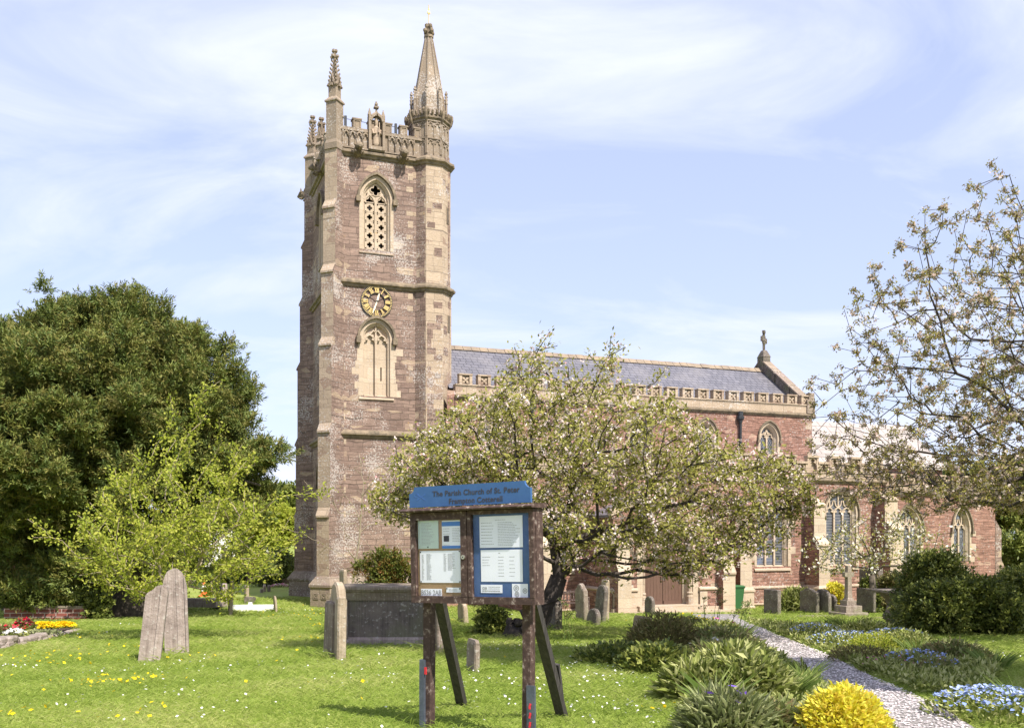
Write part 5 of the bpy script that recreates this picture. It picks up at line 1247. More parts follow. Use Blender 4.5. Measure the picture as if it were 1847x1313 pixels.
def layered_stone(px, d_, h, w, th, label, outline, lean):
    """thick headstone of upright, flaking layers"""
    x = (px - CXP) / FPX * d_; g = float(gz(x, d_)); mb = MB(); ztop = lambda q: float(np.interp(q, [p[0] for p in outline], [p[1] for p in outline]))
    k = 9
    for j in range(k):
        a, b = -w / 2 + w * j / k, -w / 2 + w * (j + 1) / k; e0, e1 = random.uniform(-.02, .015), random.uniform(-.02, .015); sub = 4
        qs = [a + (b - a) * i / sub for i in range(sub + 1)]; z1 = [h * ztop(q / w + .5) - abs(random.gauss(0, .006)) for q in qs]
        ring0 = [(a, -.2)] + list(zip(qs, z1)) + [(b, -.2)]
        mb.loft([[(p[0], y, p[1]) for p in ring0] for y in (-th / 2 + e0, -th / 2 + e0 + .001, th / 2 + e1)], 0, True, True, True)
    o = mb.build('headstone', M['gravepink']); o.location = (x, d_, g); o.rotation_euler = (R(-2), lean, R(18)); return tag(o, label, 'gravestone', 'headstones on the churchyard lawn')
layered_stone(270, 12.5, 1.02, .27, .42, 'shorter leaning headstone of flaking layered stone with a broken top', [(0, .86), (.12, .9), (.3, .93), (.45, .985), (.8, 1.), (.93, .98), (1, .9)], R(6))
layered_stone(320, 13.9, 1.27, .33, .36, 'tall round topped headstone of layered grey pink stone behind the shorter one', [(0, .8), (.08, .9), (.22, .965), (.45, 1.), (.62, .99), (.8, .95), (.92, .88), (1, .78)], R(-2))
G(594, 1198, 12.9, .86, .55, .085, 'grave', 'rough dark headstone seen edge on, in front of the chest tomb corner', 'flat', (0, R(2)))
G(608, 1199, 12.75, 1.12, .62, .12, 'gravebuff', 'tall buff headstone seen edge on, right against the chest tomb corner', 'shoulder', (0, R(1)))
G(619, 1120, 22.0, 1.2, .5, .09, 'gravebuff', 'thin headstone rising behind the chest tomb lid', 'flat')
G(853, 1212, 10.9, .38, .3, .07, 'grave', 'very small headstone with ribbed edge between the notice board legs', 'flat', (0, R(1)))
G(836, 1125, 25.5, .62, .55, .13, 'gravebuff', 'low buff headstone seen under the notice board', 'round', (0, R(-4)))
G(786, 1190, 14.2, .85, .5, .1, 'grave', 'narrow headstone behind the left post of the notice board', 'flat')
G(1000, 1135, 21.5, .74, .5, .17, 'gravedark', 'dark shouldered headstone just beside the apple trunk', 'shoulder', (0, R(1)))
G(1050, 1115, 27.5, 1.02, .6, .15, 'grave', 'tall brown headstone between the apple tree and the porch', 'ogee', (0, R(-2)))
G(1069, 1132, 24.3, .5, .6, .13, 'gravedark', 'short leaning mossy headstone in front of two tall ones', 'round', (0, R(7)))
G(1081, 1127, 25.8, 1.1, .55, .12, 'gravedark', 'greenish tilted headstone beside the pale lichened one', 'round', (0, R(6)))
G(1091, 1121, 26.2, 1.16, .3, .13, 'gravebuff', 'pale lichened headstone, tallest of those left of the porch', 'flat', (0, R(1)))
G(1172, 1108, 34.0, .66, .55, .14, 'gravedark', 'small round topped headstone standing before the porch door', 'round')
G(1154, 1162, 17.3, .52, .55, .11, 'gravebuff', 'short leaning headstone at the far end of the flower border', 'flat', (0, R(8)))
G(1393, 1107, 34.6, .9, .85, .16, 'gravedark', 'square topped dark headstone alone on the lawn right of the path', 'flat')
G(1460, 1098, 36.8, .82, 1.0, .16, 'gravedark', 'broad dark headstone, leftmost in the row below the aisle buttress', 'ogee')
G(1484, 1099, 36.6, .8, .85, .16, 'gravedark', 'dark headstone in the middle of the row below the aisle buttress', 'round')
G(1499, 1099, 37.2, .6, .6, .13, 'gravedark', 'smallest headstone of the row beside the yellow shrub', 'round')
G(1562, 1094, 36.6, .72, .95, .12, 'gravedark', 'mottled dark headstone beside the blossom tree trunk', 'flat')
G(1571, 1080, 39.6, 1.25, 1.1, .3, 'gravedark', 'squat dark stone block behind the blossom tree', 'flat', name='tomb_block')
# far graves left of the tower
fg = 'small far headstones left of the tower'
G(394, 1094, 37.5, 1.08, .75, .2, 'gravedark', 'dark far headstone left of the leaning pale one', 'round', group=fg)
G(405, 1096, 38.5, 1.0, .65, .2, 'gravepink', 'pale pinkish far headstone with carved top behind the dark one', 'ogee', group=fg)
G(415, 1107, 33.0, 1.16, .55, .12, 'gravebuff', 'tall thin leaning buff headstone on the far lawn', 'flat', (0, R(3)), group=fg)
G(381, 1078, 47, .75, .6, .12, 'grave', 'distant slim headstone beside the traffic cone', 'flat', group=fg)
G(445, 1083, 42, .68, .55, .15, 'gravebuff', 'distant upright headstone next to a low grey block', 'flat', group=fg)
G(472, 1076, 48, .4, .4, .12, 'grave', 'lowest of three distant headstones near the wooden fence', 'flat', group=fg)
G(477, 1075, 49, .62, .4, .14, 'gravebuff', 'tallest of three distant headstones near the wooden fence', 'round', group=fg)
G(485, 1075, 49, .58, .4, .13, 'grave', 'greyest of three distant headstones near the wooden fence', 'flat', group=fg)
G(497, 1096, 36, .46, .4, .09, 'gravebuff', 'small leaning headstone nearest the tower foot', 'round', (0, R(-4)), group=fg)
mb = MB(); mb.box(-.2, .2, -.2, .2, -.1, .24); mb.box(-.16, .16, -.16, .16, .24, .28)
o = mb.build('grave_block', M['gravedark']); x = (451 - CXP) / FPX * 40.5; o.location = (x, 40.5, float(gz(x, 40.5))); tag(o, 'low square grey grave block beside a distant headstone', 'grave block')
mb = MB(); mb.box(-.8, .8, -.35, .35, -.1, .1); mb.box(-.7, .7, -.28, .28, .1, .22); mb.box(.42, .8, -.35, .35, .1, .16)
o = mb.build('ledger_slab', M['gravepink']); x = (360 - CXP) / FPX * 37; o.location = (x, 37, float(gz(x, 37)) + .25); o.rotation_euler = (0, 0, -.1); tag(o, 'flat grave slab on a low base by the traffic cone', 'grave slab')
t = thing('grave_kerb', 'long white marble grave kerb lying on the far lawn', 'grave kerb', rz=.12); x = (456 - CXP) / FPX * 37; t.location = (x, 37, float(gz(x, 37)) + .12)
mb = MB(); mb.box(-.85, .8, -.3, -.2, -.15, .1); mb.box(-.85, .8, .2, .3, -.15, .1); mb.box(-.85, -.75, -.2, .2, -.15, .102); mb.box(.7, .8, -.2, .2, -.15, .102); mb.build('kerb_frame', M['marble'], t)
mb = MB(); mb.box(-.74, .69, -.195, .195, -.1, .03); mb.build('kerb_chippings', M['marble'], t)
mb = MB(); mb.loft([[(-.1 + .1 * f * math.cos(q), .1 * f * math.sin(q), z) for q in np.arange(8) * math.pi / 4] for f, z in ((.8, .03), (1, .12), (.7, .2), (.85, .22))], 0, True, True, True); mb.build('flower_vase', M['marble'], t)
# ledgers in the right lawn
for px_, base, lab in ((1470, 1113, 'narrow flat stone edging sunk in the lawn left of the cross'), (1592, 1117, 'flat stone slab sunk in the grass right of the cross')):
    x, y, g = ground_at(px_, base); mb = MB(); mb.box(-.6, .6, -.16, .16, -.1, .05); mb.box(-.55, .55, -.12, .12, .05, .062); o = mb.build('ledger_slab', M['grave']); o.location = (x, y, g); o.rotation_euler = (0, 0, .05); tag(o, lab, 'grave slab')

# chest tomb
tx, ty, tg = ground_at(694, 1165); ty += .35; tg = float(gz(tx, ty))
t = thing('chest_tomb', 'grey stone chest tomb with moulded lid beside tall edge-on headstones', 'tomb', (tx + .05, ty, tg), .02)
W2, D2 = .72, .36
def rect(o, z): return [(-W2 - o, -D2 - o, z), (W2 + o, -D2 - o, z), (W2 + o, D2 + o, z), (-W2 - o, D2 + o, z)]
mb = MB(); mb.loft([rect(-.03, -.1), rect(-.03, .80)], 0, True, True, True); mb.build('tomb_chest', M['gravedark'], t)
mb = MB(); mb.loft([rect(.05, -.15), rect(.05, .13), rect(-.02, .17)], 0, True, True, True); mb.build('tomb_base', M['gravepink'], t)
mb = MB(); mb.loft([rect(.0, .79), rect(.02, .84), rect(.07, .93), rect(.09, .94), rect(.12, .98), rect(.12, 1.02), rect(.10, 1.035)], 0, True, True, True); mb.build('tomb_lid', M['grave'], t)
mb = MB()
for s in (-1, 1):
    for q in (-1, 1): mb.box(s * W2 - .05, s * W2 + .05, q * D2 - .05, q * D2 + .05, .14, .795)
mb.build('corner_pilasters', M['grave'], t)

# table tomb with a flared end, on the right
tx, ty, tg = ground_at(1612, 1131)
t = thing('table_tomb', 'table tomb with flared scrolled end half swallowed by dark shrubs', 'tomb', (tx, ty, tg), .05)
mb = MB(); pr = [(-.04, -.1), (.0, .12), (-.09, .2), (-.1, .3), (-.02, .4), (.02, .55), (-.04, .68), (-.16, .8), (-.22, .86), (.9, .86), (.9, -.1)]
b0 = len(mb.v); n = len(pr); mb.add([(p[0], -.42, p[1]) for p in pr] + [(p[0], .42, p[1]) for p in pr], [(i, (i + 1) % n, n + (i + 1) % n, n + i) for i in range(n)])
for tt in tessellate_polygon([[Vector((p[0], p[1], 0)) for p in pr]]): mb.f.append(list(tt)); mb.m.append(0); mb.f.append([n + i for i in tt]); mb.m.append(0)
mb.build('tomb_end', M['grave'], t)
mb = MB(); mb.loft([[(x * (1 + o) - .0 + .55, y * (1 + o * 2), z) for x, y in ((-.9, -.5), (1.2, -.5), (1.2, .5), (-.9, .5))] for o, z in ((-.03, .862), (0, .89), (0, .93), (-.02, .95))], 0, True, True, True); mb.build('tomb_slab', M['grave'], t)

# stone cross on three steps
x, y, g = ground_at(1530, 1112)
t = thing('grave_cross', 'grey stone cross on a stepped base on the right lawn', 'cross', (x, y, g), .35)
for z0, z1, w2, nm in ((-.1, .17, .49, 'step'), (.17, .4, .34, 'step'), (.4, .58, .2, 'step')):
    mb = MB(); mb.loft([[(w2 * f * a, w2 * f * .9 * b, z) for a, b in ((-1, -1), (1, -1), (1, 1), (-1, 1))] for f, z in ((1, z0), (1, z1 - .02), (.97, z1))], 0, True, True, True); mb.build(nm, M['grave'], t)
mb = MB(); sq = lambda r, z, q=1.: [(r * a, r * q * b, z) for a, b in ((-1, -1), (1, -1), (1, 1), (-1, 1))]
mb.loft([sq(.14, .58), sq(.12, .64), sq(.095, .68), sq(.08, 1.34), sq(.078, 1.4)], 0, True, True, True); mb.box(-.2, .2, -.075, .075, 1.4, 1.56); mb.loft([sq(.078, 1.56), sq(.074, 1.78)], 0, True, False, True); mb.build('cross_shaft', M['grave'], t)
# wheelie bin
x, y, g = at(1322, 1096, 40.0); g = float(gz(x, y))
t = thing('wheelie_bin', 'green wheeled rubbish bin standing beside the porch', 'bin', (x + .05, y, g), CA)
m, tt_ = mat('green_plastic'); finish(tt_, (.035, .11, .04, 1), .45); M['binplastic'] = m
mb = MB(); q4 = lambda a, b, z: [(-a, -b, z), (a, -b, z), (a, b, z), (-a, b, z)]; mb.loft([q4(.22, .26, .05), q4(.28, .34, .92), q4(.3, .36, .93), q4(.3, .36, .97)], 0, True, True, True); mb.build('bin_body', M['binplastic'], t)
mb = MB(); mb.loft([q4(.31, .38, .972), q4(.31, .38, 1.0), q4(.24, .3, 1.05)], 0, True, True, True); mb.build('lid', M['binplastic'], t)
for s in (-1, 1):
    mb = MB(); mb.tube([(s * .24, .3, .1), (s * .3, .3, .1)], .1, 12); mb.build('wheel', M['black'], t)
# slatted bench by the aisle
x, y, g = at(1028, 1082, 36.6); g = float(gz(x, y))
t = thing('park_bench', 'wooden slatted bench half hidden behind the apple tree', 'bench', (x, y, g), CA)
mb = MB()
for k in range(4): mb.box(-.75, .75, -.2 + k * .11, -.11 + k * .11, .42, .45)
mb.build('seat', M['wood'], t)
mb = MB(); mb.box(-.75, .75, .24, .28, .8, .88); mb.box(-.75, .75, .24, .28, .5, .56)
for k in range(11): mb.box(-.7 + k * .135, -.65 + k * .135, .245, .275, .56, .8)
mb.build('backrest', M['wood'], t)
for sx in (-.7, .7):
    for sy, hh in ((-.2, .64), (.26, .8)): mb = MB(); mb.box(sx - .035, sx + .035, sy - .035, sy + .035, -.05, hh if sy > 0 else .42); mb.build('leg', M['wood'], t)
    mb = MB(); mb.box(sx - .04, sx + .04, -.24, .22, .62, .66); mb.box(sx - .03, sx + .03, -.22, -.16, .45, .62); mb.build('armrest', M['wood'], t)

# ------------------------------------------------------------------ notice board
BY = math.atan2(-.526, .85)
BL = Vector((-.6955, 6.55, EYE - (1087 - YHP) / FPX * 6.55))                # lower left corner of the case
t = thing('notice_board', 'weathered wooden church notice board with blue header on braced posts', 'notice board', BL, rot=(0, 0, 0))
t.rotation_mode = 'QUATERNION'
qz = Matrix.Rotation(BY, 3, 'Z'); qr = Matrix.Rotation(R(-1.25), 3, 'Y'); t.rotation_quaternion = (qz @ qr).to_quaternion()
INV = (Matrix.Translation(BL) @ (qz @ qr).to_4x4()).inverted()
def bbox(nm, m, x0, x1, z0, z1, y0, y1, parent=None, bev=.0):
    mb = MB(); mb.box(x0, x1, y0, y1, z0, z1); return mb.build(nm, M[m], parent or t)
case = MB(); case.box(0, .99, .03, .12, 0, .02); case.box(0, .99, .03, .12, .60, .62); case.box(0, .02, .03, .12, .02, .60); case.box(.97, .99, .03, .12, .02, .60); case.box(.02, .97, .1, .12, .02, .60); case.box(.452, .5, .03, .1, .02, .60)
cs_ = case.build('case', M['wood'], t)
mb = MB(); mb.prism([(-.05, -.05, .622), (-.05, -.055, .632), (-.05, -.03, .648), (-.05, .14, .655), (-.05, .14, .622)], (1.06, 0, 0)); mb.build('cap_rail', M['wood'], t)
bbox('backing_panel', 'cork', .021, .451, .021, .599, .034, .099); bbox('backing_panel', 'bluefelt', .501, .969, .021, .599, .034, .099)
for (a, b) in ((.002, .472), (.478, .988)):
    mb = MB(); w_ = .042 if a < .1 else .03; wr = .05 if a < .1 else .034
    mb.box(a, b, -.0, .028, .002, .048); mb.box(a, b, -.0, .028, .618 - (.05 if a < .1 else .026), .618); mb.box(a, a + w_, -.002, .026, .048, .592 - (.024 if a < .1 else 0)); mb.box(b - wr, b, -.002, .026, .048, .592 - (.024 if a < .1 else 0))
    dr = mb.build('door_frame', M['wood'], t)
    mb = MB(); mb.box(a + w_ - .005, b - wr + .005, .012, .015, .04, .60); mb.build('door_glass', M['pane'], dr)
    if a < .1:
        mb = MB(); mb.tube([(.447, -.014, .312), (.447, 0, .312)], .014, 12); lk = mb.build('lock', M['brass'], dr)
        mb = MB(); mb.tube([(.447, -.0155, .312), (.447, -.0138, .312)], .005, 8); mb.build('keyhole', M['black'], lk)
# header with scooped corners
def header_outline(x0, x1, z0, z1, r=.045):
    pts = [(x0, z0), (x1, z0), (x1, z1 - r)]
    pts += [(x1 - r * math.sin(a) * 1., z1 - r * math.cos(a)) for a in np.linspace(0, math.pi / 2, 5)][1:]
    pts += [(x0 + r, z1)] + [(x0 + r * math.cos(a), z1 - r * math.sin(a)) for a in np.linspace(0, math.pi / 2, 5)][1:]
    return pts
ho = header_outline(-.002, .972, .656, .796); n = len(ho)
mb = MB(); mb.add([(p[0], .0, p[1]) for p in ho] + [(p[0], .022, p[1]) for p in ho], [(i, (i + 1) % n, n + (i + 1) % n, n + i) for i in range(n)])
for q in tessellate_polygon([[Vector((p[0], p[1], 0)) for p in ho]]): mb.f.append(list(q)); mb.m.append(0); mb.f.append([n + i for i in q]); mb.m.append(0)
hb = mb.build('header_board', M['bluepaint'], t)
def lettering(nm, s, x, z, size, m, y, parent, width=None, bold=.012, align='CENTER', serif=True):
    cu = bpy.data.curves.new('lettering', 'FONT'); cu.body = s; cu.size = size; cu.align_x = align; cu.extrude = .0006 / 1; cu.offset = bold * size; cu.space_character = 1.06
    ob = bpy.data.objects.new('lettering', cu); COL.objects.link(ob)
    me = bpy.data.meshes.new_from_object(ob.evaluated_get(bpy.context.evaluated_depsgraph_get())); bpy.data.objects.remove(ob); bpy.data.curves.remove(cu)
    co = np.zeros(len(me.vertices) * 3); me.vertices.foreach_get('co', co); co = co.reshape(-1, 3)
    k = 1.0
    if width: k = width / (co[:, 0].max() - co[:, 0].min())
    co = np.stack([x + co[:, 0] * k, np.full(len(co), y) - co[:, 2], z + co[:, 1]], 1); me.vertices.foreach_set('co', co.ravel().astype(np.float32)); me.update()
    me.materials.clear(); me.materials.append(M[m]); o = link(nm, me, parent); return o
lettering('lettering', 'The Parish Church of St. Peter', .545, .727, .05, 'letters', -.0012, hb, .695, .02)
lettering('lettering', 'Frampton Cotterell', .548, .672, .05, 'letters', -.0012, hb, .425, .02)
# ghost of the worn emblem left of the lettering
m, tt_ = mat('worn_blue'); finish(tt_, (.05, .12, .33, 1), .6); M['wornblue'] = m
mb = MB()
for a in (.6, 2.5): mb.ribbon([(.1 - .045 * math.cos(a), .725 - .035 * math.sin(a)), (.1 + .045 * math.cos(a), .725 + .035 * math.sin(a))], .006, -.0012, .001)
mb.ribbon([(.062 + .018 * math.cos(a), .738 + .014 * math.sin(a)) for a in np.arange(8) * .785], .004, -.0012, .001, closed=True); mb.build('worn_emblem', M['wornblue'], hb)
# notices behind the glass
def sheet_(nm, m, x0, x1, z0, z1, y=.03, lines=(), pins=(), label=None, tilt=0):
    mb = MB(); mb.box(x0, x1, y, y + .002, z0, z1); o = mb.build(nm, M[m], t)
    if label: o['label'] = label
    if lines:
        lb = MB(); yy_ = y - .0008
        for (lx0, lx1, lz0, lz1, cnt, fill) in lines:
            for k in range(cnt):
                z = lz1 - (lz1 - lz0) * k / max(1, cnt - 1); x = lx0; end = lx0 + (lx1 - lx0) * random.uniform(fill, 1.)
                while x < end - .004:
                    w_ = min(random.uniform(.006, .02), end - x); lb.box(x, x + w_, yy_, yy_ + .0005, z - .0014, z + .0014); x += w_ + .003
        lb.build('print', M['ink'], o)
    for (qx, qz_) in pins:
        pb = MB(); pb.tube([(qx, y - .004, qz_), (qx, y, qz_)], .0045, 8); pb.build('pin', M['black'], o)
    return o
sheet_('notice', 'greenpaper', .046, .219, .372, .564, lines=[(.075, .19, .4, .545, 16, .5)], pins=[(.13, .383)], label='pale green notice')
o = sheet_('notice', 'paper', .249, .43, .370, .561, .0305, lines=[(.26, .32, .47, .505, 3, .8), (.335, .42, .42, .505, 9, .6), (.26, .32, .39, .395, 1, .8)], label='white notice with blue bands')
bbox('blue_band', 'bluefilm', .249, .43, .522, .552, 0.0295, 0.0301, o); bbox('blue_band', 'bluefilm', .249, .43, .371, .39, 0.0295, 0.0301, o); bbox('small_photograph', 'black', .263, .308, .418, .458, 0.0295, 0.0301, o)
sheet_('notice', 'paper', .058, .398, .139, .357, lines=[(.075, .095, .16, .33, 24, .6), (.115, .16, .16, .335, 28, .5), (.26, .285, .22, .335, 17, .7), (.295, .36, .225, .335, 18, .5)], pins=[(.065, .349), (.392, .351), (.067, .146), (.392, .146)], label='large white timetable notice')
sheet_('notice', 'paper', .277, .396, .074, .107, lines=[(.3, .38, .086, .094, 2, .8)], pins=[(.283, .1), (.39, .1)], label='small white slip')
sheet_('notice', 'paper', .557, .89, .371, .578, lines=[(.68, .76, .552, .552, 1, 1.), (.57, .67, .395, .535, 8, .8), (.70, .88, .385, .535, 15, .6)], label='upper white service notice')
sheet_('notice', 'paper', .563, .885, .148, .357, lines=[(.70, .72, .335, .335, 1, 1), (.575, .65, .255, .31, 4, .7), (.70, .75, .185, .31, 7, .8), (.785, .83, .185, .31, 6, .8)], label='lower white service notice')
o = sheet_('notice', 'paper', .559, .727, .074, .128, lines=[(.62, .715, .102, .113, 2, .8), (.57, .72, .085, .089, 2, .9)], label='small white card with lettering')
lettering('lettering', 'CIB', .59, .098, .022, 'ink', .0288, o, .035)
o = sheet_('notice', 'paper', .802, .922, .044, .135, label='square white card with three round emblems')
for (qx, qz_, r_) in ((.835, .107, .018), (.9, .09, .015), (.84, .068, .015)):
    mb = MB(); mb.ribbon([(qx + r_ * math.cos(a), qz_ + r_ * math.sin(a)) for a in np.arange(14) * .4488], .005, .0288, .0301, closed=True)
    mb.ribbon([(qx + r_ * .4 * math.cos(a), qz_ + r_ * .4 * math.sin(a)) for a in np.arange(6) * 1.047], .006, .0288, .0301, closed=True); mb.build('emblem', M['ink'], o)
o = sheet_('notice', 'paper', .061, .238, .05, .097, .0315, label='postcode strip')
lettering('lettering', 'BS36 2AB', .15, .057, .046, 'ink', .0303, o, .168, .01)
# posts, spurs and raking braces: built in world space, then parented
def world_box(nm, m, p0, p1, wx, wy, yaw=BY, taper=1.):
    a, b = Vector(p0), Vector(p1); d = (b - a).normalized(); x = Vector((math.cos(yaw), math.sin(yaw), 0)); x = (x - d * x.dot(d)).normalized(); y = d.cross(x)
    mb = MB(); rg = lambda p, s: [tuple(p + x * wx / 2 * s * q[0] + y * wy / 2 * s * q[1]) for q in ((-1, -1), (1, -1), (1, 1), (-1, 1))]
    k = 5; mb.loft([rg(a + (b - a) * j / k + x * random.uniform(-.002, .002), 1 + (taper - 1) * j / k) for j in range(k + 1)], 0, True, True, True)
    o = mb.build(nm, M[m], t); o.matrix_parent_inverse = INV; return o
bx_, by_ = Vector((math.cos(BY), math.sin(BY), 0)), Vector((-math.sin(BY), math.cos(BY), 0))
pl, pr_ = BL + bx_ * .04 + by_ * .158, BL + bx_ * .853 + by_ * .158
for p, tilt in ((pl, .0), (pr_, .005)):
    world_box('post', 'wood', (p.x - .008, p.y, 1.4), (p.x - .0, p.y, p.z + .3), .06, .064)
world_box('post_spur', 'steel', (pl.x - .045, pl.y - .015, 1.4), (pl.x - .043, pl.y - .015, 2.38), .04, .04)
world_box('post_spur', 'steel', (pr_.x + .012, pr_.y - .052, 1.4), (pr_.x + .012, pr_.y - .052, 2.27), .06, .02)
world_box('post_paint', 'red', (pl.x - .026, pl.y - .046, 2.28), (pl.x - .026, pl.y - .046, 2.33), .018, .006)
for z in (2.14, 2.08, 2.02): world_box('post_paint', 'red', (pr_.x - .0, pr_.y - .065, z - .02), (pr_.x + .006, pr_.y - .065, z + .015), .012, .006)
fl, fr = ground_at(840, 1270), ground_at(1022, 1290)
world_box('brace', 'blackwood', (fl[0], fl[1], fl[2] - .15), (pl.x + .03, pl.y + .05, 2.96), .075, .05)
world_box('brace', 'blackwood', (fr[0], fr[1], fr[2] - .15), (pr_.x - .03, pr_.y + .05, 3.05), .075, .05)
world_box('brace_cleat', 'blackwood', (fr[0] - .02, fr[1] - .05, fr[2] - .1), (fr[0] - .09, fr[1] - .24, fr[2] + .42), .05, .025)

# ------------------------------------------------------------------ left: brick grave wall with ivy, stone edged flower bed, house, fence, cone
x, y, g = ground_at(84, 1119)
m, tt_ = mat('red_brick'); ob, s, z = facevec(tt_)
br = tt_('ShaderNodeTexBrick', {'Vector': tt_('ShaderNodeCombineXYZ', {0: s, 1: z, 2: 0.0}).outputs[0], 'Color1': (.26, .075, .055, 1), 'Color2': (.16, .05, .04, 1), 'Mortar': (.42, .36, .32, 1), 'Scale': 1.0, 'Mortar Size': .012, 'Brick Width': .34, 'Row Height': .125}, offset=.5)
finish(tt_, tt_.mix(tt_.math('MULTIPLY', tt_.noise(ob, 6, 4), .5), br.outputs[0], (.12, .06, .05, 1)), .9, br.outputs[1], -.4, .02); M['brick'] = m
t = thing('brick_wall', 'low red brick grave surround below the yew', 'wall', (x, y, g), .06)
mb = MB(); mb.box(-1.2, 1.2, -.15, .25, -.1, .4); mb.build('brick_courses', M['brick'], t)
mb = MB(); mb.box(-.75, .1, -.17, .27, .4, .48); mb.box(.15, 1.15, -.17, .27, .4, .46); mb.build('coping_stones', M['grave'], t)
iv = thing('ivy', 'dark ivy trailing over the top of the brick surround', 'ivy', (x, y + .15, g))
cs = [(-1.4 + .27 * k + rng.normal() * .05, rng.normal() * .12, .5 + .1 * rng.random() - (.12 if -0.6 < -1.4 + .27 * k < .6 else 0) * .6) for k in range(12)] + [(1.35, 0, .3), (1.55, .1, .15), (1.25, .1, .5)]
leafobj('foliage', shoots(cs, [.2] * 12 + [.3, .25, .25], 60, .15, 10, .08, .1, .1, .8, .4, .3), 'shrub', iv)
# bed
edge_px = [(137, 1138), (110, 1146), (80, 1153), (48, 1161), (20, 1167), (-25, 1176), (-70, 1184)]
E = [ground_at(*p) for p in edge_px]
t = thing('bed_edging', 'rough dry stone edging curving round the left flower bed', 'stone edging'); mb = MB()
for si, (a, b) in enumerate(zip(E[:-1], E[1:])):
    a, b = Vector(a), Vector(b); L_ = (b - a).length; k = max(2, int(L_ / .28)); dr_ = (b - a).normalized(); pn = Vector((-dr_.y, dr_.x, 0))
    for lay in range(1 if si < 2 else 2 if si < 4 else 3):
        for j in range(k):
            c = a + (b - a) * ((j + .5 + .3 * (lay % 2)) / k) + pn * random.uniform(-.04, .04); l, w_, h_ = L_ / k * random.uniform(.42, .56), random.uniform(.1, .15), random.uniform(.035, .05); z0 = lay * .06
            mb.T = Matrix.Translation(c) @ Matrix.Rotation(math.atan2(dr_.y, dr_.x) + random.uniform(-.12, .12), 4, 'Z')
            mb.loft([[(l * f * q[0], w_ * f * q[1], zz) for q in ((-1, -.8), (-.7, -1), (.8, -1), (1, -.7), (1, .8), (.7, 1), (-.8, 1), (-1, .7))] for f, zz in ((.85, z0 - .02), (1, z0), (1, z0 + h_), (.88, z0 + h_ * 1.6))], 0, True, True, True)
mb.build('edging_stones', M['gravepink'], t)
m, tt_ = mat('soil'); finish(tt_, (.05, .035, .025, 1), .95); M['soil'] = m
B0 = [(ground_at(px_, py2)) for px_, py2 in ((-70, 1128), (-25, 1127), (20, 1126), (48, 1126), (80, 1127), (110, 1130), (134, 1135))]
VV = []; 
for f in (0, .25, .5, .75, 1.):
    for a, b in zip(E, B0[::-1]): VV.append((a[0] + (b[0] - a[0]) * f, a[1] + (b[1] - a[1]) * f, a[2] + (b[2] - a[2]) * f + .1 * (1 - f ** 3)))
nn_ = len(E); i = np.arange(4 * nn_).reshape(4, nn_)[:, :-1].ravel()
tag(npmesh('bed_soil', np.array(VV), np.stack([i, i + 1, i + nn_ + 1, i + nn_], 1), M['soil'], smooth=True), kind='structure')
def clump(name, label, cat, pos, n, h, r, m, kind='leaf', ll=.12, lw=.05, flowers=None, group=None, upr=.8, fl=.02):
    """one border plant: foliage, and flowers as their own part"""
    x, y = pos[:2]; g = float(gz(x, y)) + (pos[2] if len(pos) > 2 else 0); t = thing(name, label, cat, (x, y, g), group=group)
    a = rng.random(n) * 6.283; q = np.sqrt(rng.random(n))
    if kind == 'strap':
        P = np.stack([np.cos(a) * q * r * .45, np.sin(a) * q * r * .45, np.full(n, -.02)], 1); D = np.stack([np.cos(a) * q, np.sin(a) * q, np.full(n, 1.6 * upr)], 1) + .12 * rng.normal(size=(n, 3))
        geo = blade_geo(P, D, h * (.65 + .5 * rng.random(n)), lw, .3)
    else:
        prof = np.sqrt(np.maximum(0, 1 - q ** 2)); z = h * prof * (rng.random(n) ** .45)
        P = np.stack([np.cos(a) * q * r, np.sin(a) * q * r, z], 1) + rng.normal(size=(n, 3)) * [r * .05, r * .05, h * .04]
        D = np.stack([np.cos(a) * (q + .3), np.sin(a) * (q + .3), np.full(n, upr)], 1) + .55 * rng.normal(size=(n, 3))
        geo = leaf_geo(P, D, ll * (.6 + .8 * rng.random(n)), lw * (.7 + .6 * rng.random(n)), .35, up=[0, 0, 1])
    leafobj('foliage', geo, m, t)
    if flowers:
        fm, cnt = flowers; a = rng.random(cnt) * 6.283; q = np.sqrt(rng.random(cnt)) * .95
        P = np.stack([np.cos(a) * q * r, np.sin(a) * q * r, h * np.sqrt(np.maximum(0, 1 - q ** 2)) * 1.02 + .03 + .03 * rng.random(cnt)], 1)
        if kind == 'strap': P[:, 2] = h * (.8 + .3 * rng.random(cnt))
        if cnt > 60: tag(leafobj('flowers', disc_geo(P, fl * (.7 + .6 * rng.random(cnt))), fm, t), kind='stuff')
        else:
            for p_ in P: leafobj('flower', disc_geo(p_[None], np.array([fl * (.8 + .4 * rng.random())]), k=8), fm, t)
    return t
for k, (px_, py2, n_, h_, r_, mm, lab) in enumerate(((112, 1139, 900, .12, .32, 'dande', 'yellow flowered alyssum cushion at the tip of the left bed'), (76, 1141, 1000, .13, .4, 'dande', 'broad yellow alyssum cushion in the middle of the left bed'))):
    q = ground_at(px_, py2); clump('alyssum', lab, 'flowers', (q[0], q[1], .05), 500, h_, r_, 'lime', ll=.06, lw=.03, flowers=(mm, n_), fl=.024, group='yellow cushions in the left bed')
q = ground_at(42, 1148); clump('red_flower', 'tall dusky red flowers beside the yellow cushions', 'flowers', (q[0], q[1], .08), 220, .24, .2, 'border', flowers=('redfl', 90), fl=.035)
q = ground_at(8, 1156); clump('red_flower', 'low red and green flowers at the picture edge', 'flowers', (q[0], q[1], .1), 260, .14, .35, 'border', flowers=('redfl', 61), fl=.035)
